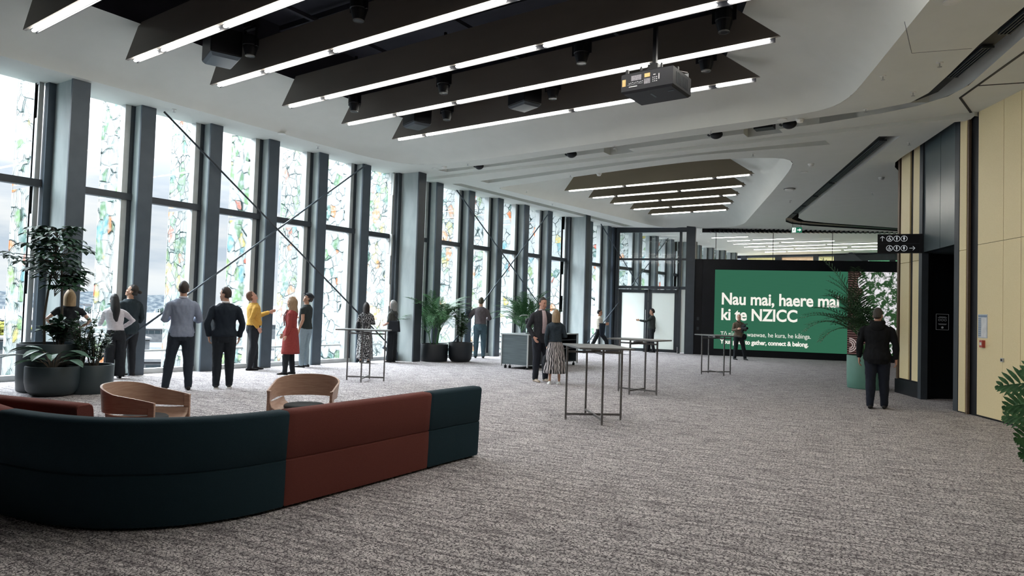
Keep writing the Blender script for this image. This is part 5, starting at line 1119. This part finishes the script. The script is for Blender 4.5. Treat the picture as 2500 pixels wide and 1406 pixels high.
# 13 zebra skirt
zm = bpy.data.materials.new('black_white_zebra_print'); zm.use_nodes = True; t = zm.node_tree; b = t.nodes['Principled BSDF']; tc = nd(t, 'ShaderNodeTexCoord'); sp = nd(t, 'ShaderNodeSeparateXYZ'); t.links.new(tc.outputs['Object'], sp.inputs[0])
at = nd(t, 'ShaderNodeMath', operation='ARCTAN2'); t.links.new(sp.outputs[0], at.inputs[0]); t.links.new(sp.outputs[1], at.inputs[1]); cb = nd(t, 'ShaderNodeCombineXYZ'); t.links.new(at.outputs[0], cb.inputs[0]); ml = nd(t, 'ShaderNodeMath', operation='MULTIPLY'); t.links.new(sp.outputs[2], ml.inputs[0]); ml.inputs[1].default_value = 3.0; t.links.new(ml.outputs[0], cb.inputs[2])
wv = nd(t, 'ShaderNodeTexWave', Scale=1.45, Distortion=6.5); wv.inputs['Detail'].default_value = 1.5; wv.inputs['Detail Scale'].default_value = 1.3; wv.bands_direction = 'X'; t.links.new(cb.outputs[0], wv.inputs[0]); r = ramp(t, [(0, (.015, .015, .018)), (.62, (.58, .54, .54))], 'CONSTANT'); t.links.new(wv.outputs[0], r.inputs[0]); t.links.new(r.outputs[0], b.inputs['Base Color']); b.inputs['Roughness'].default_value = .85
R_ = person(gp(1353, 938), 6, 1.57, 'person with blonde bob, dark denim jacket and zebra-striped skirt, back to the camera', hairc=(.22, .155, .095), hair='bob', top=cloth('dark_blue_denim_jacket', (.022, .033, .045), (.03, .043, .056)), bottom=zm, bot='skirt', hemz=.26, hem=1.00, arms={-1: ((.25, -.08, -.95), (-.1, .25, -.9)), 1: ((.28, -.05, -.95), (-.3, .8, .1))}, fem=True, shoe=white_m, sole=white_m)
root, J, HM, k, RK, sk, hm_ = R_; wr = J[-1][2]; m = MB(); m.ell(wr+V((-.02, .02, -.30)), (.055, .12, .12), n=16, m=10); o = m.build('handbag', T_black, None, smooth=True); o.matrix_world = Matrix.Translation(root.location)@Matrix.Rotation(root.rotation_euler.z, 4, 'Z'); tag(o, 'small black handbag hanging beside the zebra-striped skirt', 'bag'); m = MB(); m.tube([wr+V((-.02, -.06, -.2)), wr+V((-.01, 0, -.06)), wr+V((-.02, .09, -.2))], .007, 6); m.build('strap', T_black, o)
# 14 walking man
R_ = person(tuple(atY(1462, 842, 23.95).xy), -88, 1.69, 'person in white short-sleeved shirt walking right with sunglasses, carrying a dark jacket', skin='tan', hairc=(.015, .012, .012), top=cloth('cream_shirt', (.58, .54, .46)), sleeve='half', bottom=T_black, hem=.95, arms={1: ((.12, .0, -1), (0, .95, .15)), -1: ((.12, .1, -.98), (0, .95, .25))}, feet=((-.06, .38), (.08, -.40)), kneef=(.10, .02), vox=.012, face=True)
root, J, HM, k, RK, sk, hm_ = R_; m = MB(); m.ell(HM((-.03, .092, .006)), (.022*k, .008*k, .015*k), RK, 10, 6); m.ell(HM((.03, .092, .006)), (.022*k, .008*k, .015*k), RK, 10, 6); m.bar(HM((-.07, .02, .01)), HM((.07, .02, .01)), .004); m.build('sunglasses', T_black, root)
el, wr = J[1][1], J[1][2]; m = MB(); m.loft([[V((el.x+.03+.06*math.cos(a), (el.y+wr.y)/2+.13*math.sin(a)*(1-.1*i), wr.z+.05-.16*i)) for a in [2*pi*j/16 for j in range(16)]] for i in range(4)]); o = m.build('folded_jacket', T_navy, None, smooth=True); o.matrix_world = Matrix.Translation(root.location)@Matrix.Rotation(root.rotation_euler.z, 4, 'Z'); tag(o, 'dark jacket draped over the forearm of the walking person', 'jacket')
# 15 man by door pointing
person(gp(1590, 860), 84, 1.80, 'person in dark shirt pointing left in front of the frosted glass doors', skin='tan', hairc=(.012, .010, .010), top=cloth('dark_olive_shirt', (.035, .042, .040)), bottom=T_black, hem=.94, arms={-1: ((.1, .75, -.5), (0, 1, .12)), 1: ((.2, -.2, -.95), (.3, -.1, -.9))}, belly=.05, vox=.012, curl=.4, feet=((-.08, -.10), (.10, .16)), face=True)
# 16 photographer
R_ = person(gp(1802, 878), -150, 1.66, 'person with a video camera wearing a brown jacket, standing in front of the green screen', skin='fair', hairc=(.30, .24, .20), hair='bald', top=cloth('brown_check_jacket', (.13, .10, .075), (.19, .15, .11), scale=60), bottom=T_black, hem=.86, arms={1: ((.25, .1, -.95), (-.25, .9, .25)), -1: ((.2, .3, -.9), (-.35, .9, .35))}, feet=((-.26, .05), (.16, .02)), vox=.012, face=True, head=(-6, 0))
root, J, HM, k, RK, sk, hm_ = R_; c = (J[1][2]+J[-1][2])/2+V((.02, .12, .03)); m = MB(); m.box(c, (.09, .20, .11)); m.box(c+V((0, .02, .09)), (.05, .24, .05)); m.tube([c+V((0, .10, 0)), c+V((0, .27, 0))], .045, 14); m.tube([c+V((0, -.02, .13)), c+V((0, .26, .15))], .018, 8); m.box(c+V((.0, -.06, -.10)), (.05, .10, .12)); m.bar(c+V((-.1, .05, -.09)), c+V((.1, .12, -.09)), .02)
cmo = m.build('video_camera', M['black'], None, bevel=.006); cmo.matrix_world = Matrix.Translation(root.location)@Matrix.Rotation(root.rotation_euler.z, 4, 'Z'); tag(cmo, 'black video camera with a long lens held by the person in brown jacket', 'camera')
m = MB(); m.ell(sk((-.22, .02, .88)), (.07, .14, .12), n=14, m=9); o = m.build('satchel', T_black, None, smooth=True); o.matrix_world = cmo.matrix_world.copy(); tag(o, 'black shoulder satchel on the person with the video camera', 'bag'); m = MB(); m.tube([sk((-.22, .02, .98)), sk((-.06, .155, 1.25)), sk((.10, .05, 1.50)), sk((.05, -.10, 1.40)), sk((-.21, -.06, .98))], .012, 6); m.build('strap', T_black, o)
# 17 man in black jacket walking away
R_ = person(gp(2140, 998), -3, 1.76, 'person in black hooded jacket and dark jeans walking away beside the green planter', skin='pink', hairc=(.045, .040, .036), top=cloth('black_shell_jacket', (.005, .006, .008), (.007, .008, .011)), bottom=cloth('indigo_denim', (.014, .018, .030)), hem=.78, arms={-1: ((.24, .0, -1), (.02, .10, -1)), 1: ((.26, -.04, -1), (.02, .12, -1))}, wide=1.17, feet=((-.10, -.02), (.11, .12)), head=(-8, -4))
root, J, HM, k, RK, sk, hm_ = R_; m = MB(); m.tube([sk((.10*math.cos(a), -.045+.085*math.sin(a), 1.50+.01*math.sin(a))) for a in [2*pi*j/20 for j in range(21)]], .030*k, 8, cap=False, flat=1.3); m.ell(sk((0, -.13, 1.43)), (.11*k, .05*k, .09*k), n=14, m=8); o = m.build('hood', cloth('black_hood', (.006, .007, .009)), root); remesh(o, .010, 3)
m = MB(); a_, b_ = J[-1][0], J[-1][1]; m.box(a_.lerp(b_, .35)+V((-.068*k, -.01, 0)), (.006, .07, .09)); m.build('sleeve_patch', cloth('grey_patch', (.09, .10, .12)), root)
# ============================================================ SCREEN, SIGNS, WALL PIECES
def txt(s, size, mat, parent, M4, name, bold=0, sx=1, spacing=1):
    c = bpy.data.curves.new(name, 'FONT'); c.body = s; c.size = size; c.offset = bold; c.space_character = spacing; c.resolution_u = 4; c.extrude = .002; c.space_line = .92
    tmp = bpy.data.objects.new('tmp', c); COL.objects.link(tmp); dg = bpy.context.evaluated_depsgraph_get(); me = bpy.data.meshes.new_from_object(tmp.evaluated_get(dg)); bpy.data.objects.remove(tmp)
    me.materials.clear(); me.materials.append(M[mat] if isinstance(mat, str) else mat); o = bpy.data.objects.new(name, me); COL.objects.link(o); o.parent = parent; o.matrix_local = M4; return o
n3 = n2.to_3d(); d3 = d2.to_3d()
scr = tag(empty('display_screen', Q(.82, 0, .24)), 'wide lit screen on the black wall showing green welcome text', 'screen')
SO = Q(.82, 0, .24); s0, s1, z0, z1 = 0, 8.6, .27, 3.44; sg = 4.93
lx = lambda s, z, o=0: V((d3.x*s+n3.x*o, d3.y*s+n3.y*o, z))
def panel(sa, sb, za, zb, off, name, mat, th=.02):
    m = MB(); m.box((lx(sa, za, off)+lx(sb, zb, off))/2, (sb-sa, th, zb-za), (d3, n3, V((0, 0, 1)))); return m.build(name, mat, scr)
gm = emis('screen_green', (.036, .155, .088), .50)
t = gm.node_tree; e = t.nodes['Emission']; tc = nd(t, 'ShaderNodeTexCoord'); wv = nd(t, 'ShaderNodeTexWave', Scale=14.0, Distortion=0.0); wv.bands_direction = 'Z'; t.links.new(tc.outputs['Object'], wv.inputs[0]); r = ramp(t, [(0, (.033, .142, .083)), (1, (.042, .170, .100))]); t.links.new(wv.outputs[0], r.inputs[0]); t.links.new(r.outputs[0], e.inputs[0])
panel(s0, sg, z0, z1, 0, 'green_panel', gm)
pm = emis('screen_photo', (1, 1, 1), .55); t = pm.node_tree; e = t.nodes['Emission']; L = t.links.new
tc = nd(t, 'ShaderNodeTexCoord'); sp = nd(t, 'ShaderNodeSeparateXYZ'); L(tc.outputs['Generated'], sp.inputs[0])
nz = nd(t, 'ShaderNodeTexNoise', Scale=4.6, Detail=6.0, Roughness=.75, Distortion=.5); L(tc.outputs['Object'], nz.inputs[0])
rl = ramp(t, [(.0, (.012, .03, .012)), (.50, (.03, .075, .03)), (.53, (.5, .5, .5)), (.56, (.85, .82, .86))]); L(nz.outputs[0], rl.inputs[0])
wv = nd(t, 'ShaderNodeTexWave', Scale=3.6, Distortion=1.2); wv.bands_direction = 'Z'; L(tc.outputs['Object'], wv.inputs[0])
rw = ramp(t, [(.45, (.020, .010, .010)), (.9, (.13, .075, .07))]); L(wv.outputs[0], rw.inputs[0])
n2_ = nd(t, 'ShaderNodeTexNoise', Scale=1.1, Detail=2.0); L(tc.outputs['Object'], n2_.inputs[0])
# carved red-brown figure on the left strip, coral cloth at the lower right
lf_ = nd(t, 'ShaderNodeMath', operation='ADD'); L(sp.outputs[0], lf_.inputs[0]); L(n2_.outputs[0], lf_.inputs[1])
lt = nd(t, 'ShaderNodeMath', operation='LESS_THAN'); L(lf_.outputs[0], lt.inputs[0]); lt.inputs[1].default_value = .80
a = nd(t, 'ShaderNodeMix', data_type='RGBA'); L(lt.outputs[0], a.inputs[0]); L(rl.outputs[0], a.inputs[6]); L(rw.outputs[0], a.inputs[7])
df = nd(t, 'ShaderNodeMath', operation='SUBTRACT'); L(sp.outputs[0], df.inputs[0]); L(sp.outputs[2], df.inputs[1])
gt = nd(t, 'ShaderNodeMath', operation='GREATER_THAN'); L(df.outputs[0], gt.inputs[0]); gt.inputs[1].default_value = .40
lt2 = nd(t, 'ShaderNodeMath', operation='LESS_THAN'); L(sp.outputs[2], lt2.inputs[0]); lt2.inputs[1].default_value = .56; mu = nd(t, 'ShaderNodeMath', operation='MULTIPLY'); L(gt.outputs[0], mu.inputs[0]); L(lt2.outputs[0], mu.inputs[1])
gx = nd(t, 'ShaderNodeMath', operation='GREATER_THAN'); L(sp.outputs[0], gx.inputs[0]); gx.inputs[1].default_value = .70; mu2 = nd(t, 'ShaderNodeMath', operation='MULTIPLY'); L(mu.outputs[0], mu2.inputs[0]); L(gx.outputs[0], mu2.inputs[1])
b = nd(t, 'ShaderNodeMix', data_type='RGBA'); L(mu2.outputs[0], b.inputs[0]); L(a.outputs[2], b.inputs[6]); b.inputs[7].default_value = (.62, .13, .10, 1); L(b.outputs[2], e.inputs[0])
panel(sg, 7.4, z0, z1, 0, 'photo_panel', pm)
# koru-like rings over the carved strip
rg_ = MB()
for rr in (.12, .19, .26):
    c = lx(5.0, .62, .02); rg_.tube([c+d3*(rr*math.cos(a))+V((0, 0, rr*math.sin(a))) for a in [-pi/2+pi*k/12 for k in range(13)]], .018, 5)
rg_.build('carved_rings', emis('screen_pale_print', (.6, .5, .48), .4), scr)
Mt = Matrix(((d3.x, 0, n3.x, 0), (d3.y, 0, n3.y, 0), (0, 1, 0, 0), (0, 0, 0, 1)))
def T(s, z, o=.014): p = lx(s, z, o); m4 = Mt.copy()@Matrix.Diagonal((.87, 1, 1, 1)); m4.translation = p; return m4
tw = emis('screen_white_text', (.93, .90, .82), .56)
txt('Nau mai, haere mai', .655, tw, scr, T(.25, 2.06), 'lettering', bold=.016, spacing=.98)
txt('ki te NZICC', .655, tw, scr, T(.25, 1.44), 'lettering', bold=.016, spacing=.98)
txt('T\u014d t\u016branga waewae, he kura, he k\u0101inga.', .245, tw, scr, T(.25, .80), 'lettering', spacing=.98)
txt('Your place to gather, connect & belong.', .245, tw, scr, T(.25, .49), 'lettering', bold=.008, spacing=.96)
# wall switches left of the screen
for k, (zz, lab) in enumerate(((1.45, 'small black card reader on the black wall by the doors'), (1.05, 'small black call point below the card reader on the black wall'))):
    m = MB(); m.box((0, 0, 0), (.09, .02, .13)); m.box((0, -.012, 0), (.05, .008, .07)); o = m.build('wall_control', 'steel_dark'); p = Q(.2, zz, .02); o.location = p; o.rotation_euler = (0, 0, math.atan2(d2.y, d2.x)); tag(o, lab, 'wall control')

# ---- hanging exit sign
ex = tag(empty('exit_sign', (-5.32, 26.0, 4.62), math.radians(8)), 'green and white running man exit sign hanging under the ceiling', 'sign')
m = MB(); m.box((0, 0, .13), (.36, .05, .22)); m.build('housing', 'white', ex); m = MB(); m.bar((-.14, 0, .24), (-.14, 0, .446), .012); m.bar((.14, 0, .24), (.14, 0, .446), .012); m.build('hanger', 'black', ex)
eg = emis('exit_green', (.02, .16, .09), .6); ew = emis('exit_white', (.85, .95, .9), .9)
m = MB(); m.box((0, -.027, .13), (.34, .004, .19)); m.build('face', eg, ex)
m = MB(); m.box((-.09, -.030, .13), (.12, .003, .17)); m.box((.065, -.030, .13), (.09, .003, .028)); m.prism([(.09, 0), (.15, 0), (.15, 0)], 0, .0001)
m.add([(.09, -.031, .075), (.15, -.031, .13), (.09, -.031, .185)], [(0, 1, 2)]); m.build('arrow_and_door', ew, ex)
m = MB(); m.lathe((-.075, -.034, .185), [(.016, -.012), (.016, .012)], 10); m.bar((-.085, -.034, .17), (-.1, -.034, .12), .02); m.bar((-.1, -.034, .12), (-.07, -.034, .09), .014); m.bar((-.1, -.034, .12), (-.13, -.034, .08), .014); m.bar((-.088, -.034, .16), (-.055, -.034, .14), .011); m.build('running_man', eg, ex)

# ---- black blade sign with lavatory pictograms
bd = (V((-.94, 15.95, 0))-V((-1.66, 15.78, 0))).normalized(); bn = V((bd.y, -bd.x, 0))
bs = tag(empty('blade_sign', (-1.66, 15.78, 2.93)), 'black wall-mounted sign with arrows and lavatory pictograms', 'sign')
def bl(x, z, o=0): return V((bd.x*x+bn.x*o, bd.y*x+bn.y*o, z))
m = MB(); 
for za, zb in ((0, .192), (.198, .39)): m.box(bl(.38, (za+zb)/2), (.76, .04, zb-za), (bd, bn, V((0, 0, 1))))
m.build('panel', 'black', bs); m = MB(); m.box(bl(.38, .195), (.74, .03, .006), (bd, bn, V((0, 0, 1)))); m.build('divider', 'steel', bs)
pw = emis('sign_print_glow', (.42, .45, .47), .55)  # pictogram print given a glow of its own
def ringp(m, x, z, r, w_=.005): m.tube([bl(x+r*math.cos(a), z+r*math.sin(a), .024) for a in [2*pi*k/24 for k in range(25)]], w_, 4, cap=False)
def barp(m, x0, z0, x1, z1, w_=.009): m.bar(bl(x0, z0, .024), bl(x1, z1, .024), w_, .004, up=bn)
def dot(m, x, z, r): m.tube([bl(x, z, .020), bl(x, z, .026)], r, 12)
for row, (zc, xs) in enumerate(((.295, (.215, .345, .475)), (.10, (.215, .345, .475)))):
    m = MB()
    for x in xs: ringp(m, x, zc, .056)
    x = xs[0]; dot(m, x+.004, zc+.033, .009); barp(m, x, zc+.022, x-.003, zc-.005); barp(m, x-.003, zc-.005, x+.020, zc-.005); barp(m, x+.020, zc-.005, x+.026, zc-.030); ringp(m, x-.008, zc-.014, .022, .004)
    x = xs[1]; dot(m, x, zc+.034, .010); barp(m, x, zc+.022, x, zc-.012, .024); barp(m, x, zc-.010, x, zc-.040, .012)
    x = xs[2]; dot(m, x, zc+.034, .010); barp(m, x, zc+.022, x, zc-.004, .034); barp(m, x, zc-.004, x, zc-.018, .022); barp(m, x, zc-.016, x, zc-.040, .010)
    if row == 0: ax_ = .085; barp(m, ax_, zc-.05, ax_, zc+.05, .008); barp(m, ax_, zc+.05, ax_-.04, zc+.012, .008); barp(m, ax_, zc+.05, ax_+.04, zc+.012, .008)
    else: barp(m, .57, zc, .67, zc, .008); barp(m, .67, zc, .632, zc+.04, .008); barp(m, .67, zc, .632, zc-.04, .008)
    m.build('pictograms', pw, bs)
m = MB(); m.box(bl(.775, .195, -.0), (.05, .06, .39), (bd, bn, V((0, 0, 1)))); m.build('bracket', 'black', bs)
# ---- framed dark notice in the recess, notice sheet and fire call point on the gold wall
p, q = V(B), V(Cc); dd = (q-p).normalized(); bk = V((-dd.y, dd.x)); bk = bk if bk.x > 0 else -bk
nt = tag(empty('framed_notice', (0, 0, 0)), 'small black framed notice inside the dark doorway', 'sign')
w2 = (p+bk*1.5+dd*-.6-p).normalized(); c = p+w2*.47+V((.68, -.733))*.012; fx = w2.to_3d(); fn = V((w2.y, -w2.x, 0)); nt.location = (c.x, c.y, 1.56); nt.scale = (.75, .75, .66)
m = MB(); m.box((0, 0, 0), (.40, .02, .50), (fx, fn, V((0, 0, 1)))); m.build('board', 'black', nt)
pf = emis('dim_print_glow', (.30, .31, .32), .13)  # notice print given a faint glow so it shows in the dark doorway
m = MB()
for a, b in (((-.19, -.24), (.19, -.24)), ((.19, -.24), (.19, .24)), ((.19, .24), (-.19, .24)), ((-.19, .24), (-.19, -.24))): m.bar(fx*a[0]+fn*.012+V((0, 0, a[1])), fx*b[0]+fn*.012+V((0, 0, b[1])), .008)
for z, w_ in ((.16, .20), (.13, .28), (-.06, .26), (-.08, .22)): m.box(fx*0+fn*.013+V((0, 0, z)), (w_, .002, .010), (fx, fn, V((0, 0, 1))))
for k in (-1, 0, 1): m.tube([fx*(k*.09)+fn*.013+V((0, 0, .06))+fx*(.032*math.cos(a))+V((0, 0, .032*math.sin(a))) for a in [2*pi*j/16 for j in range(17)]], .004, 4)
m.tube([fn*.012+V((0, 0, -.17)), fn*.016+V((0, 0, -.17))], .035, 14); m.build('print', pf, nt)
p, q = V(D), V(F_); gd = (q-p).normalized(); gn = V((-gd.y, gd.x)); gn = -gn if gn.x > 0 else gn; gd3, gn3 = gd.to_3d(), gn.to_3d(); Zv = V((0, 0, 1))
def onw(s, z, o=.017): r = p+gd*s+gn*o; return V((r.x, r.y, z))
ns = tag(empty('notice_sheet', onw(.17, 1.50)), 'pale blue printed notice sheet on the gold wall', 'notice')
m = MB(); m.box((0, 0, 0), (.27, .004, .39), (gd3, gn3, Zv)); m.build('sheet', pmat('pale_blue_sheet', (.55, .60, .64), .5), ns)
m = MB(); m.box(gn3*.004+V((0, 0, .165)), (.25, .002, .03), (gd3, gn3, Zv)); 
for k in range(9): m.box(gd3*-.085+gn3*.004+V((0, 0, .12-.034*k)), (.075, .002, .022), (gd3, gn3, Zv))
m.build('blue_print', pmat('blue_print', (.22, .30, .42), .6), ns)
m = MB(); m.box(gd3*.045+gn3*.004+V((0, 0, -.02)), (.145, .002, .32), (gd3, gn3, Zv)); m.build('map_area', pmat('white_paper', (.75, .77, .78), .6), ns)
fc = tag(empty('fire_call_point', onw(.20, 1.21)), 'small red fire call point under the notice sheet', 'call point')
m = MB(); m.box(gn3*.02, (.09, .05, .12), (gd3, gn3, Zv)); m.build('housing', pmat('red_plastic', (.42, .06, .05), .4), fc, bevel=.004); m = MB(); m.box(gn3*.047, (.055, .004, .05), (gd3, gn3, Zv)); m.build('push_plate', 'white', fc)
lk = tag(empty('wall_lock', onw(.735, .98)), 'small steel lock plate on the joint of the gold wall', 'lock'); m = MB(); m.box(gn3*.01, (.07, .02, .06), (gd3, gn3, Zv)); m.build('plate', 'alu', lk); m = MB(); m.tube([gn3*.02, gn3*.03], .016, 10); m.build('keyhole', 'black', lk)
# ---- bag on the floor near the walking man
bgp = atY(1497, 838, 24.2); r_ = tag(empty('backpack', (bgp.x, 24.2, 0)), 'black bag standing on the floor beyond the tables', 'bag'); bm_ = pmat('black_nylon', (.012, .013, .016), .6)
m = MB(); m.ell((-.16, 0, .16), (.18, .14, .17)); m.ell((.16, .05, .15), (.22, .16, .16)); m.build('body', bm_, r_, smooth=True); m = MB(); m.tube([(.0, 0, .26), (.06, 0, .36), (.14, 0, .36), (.2, 0, .26)], .012, 6); m.build('handle', bm_, r_)
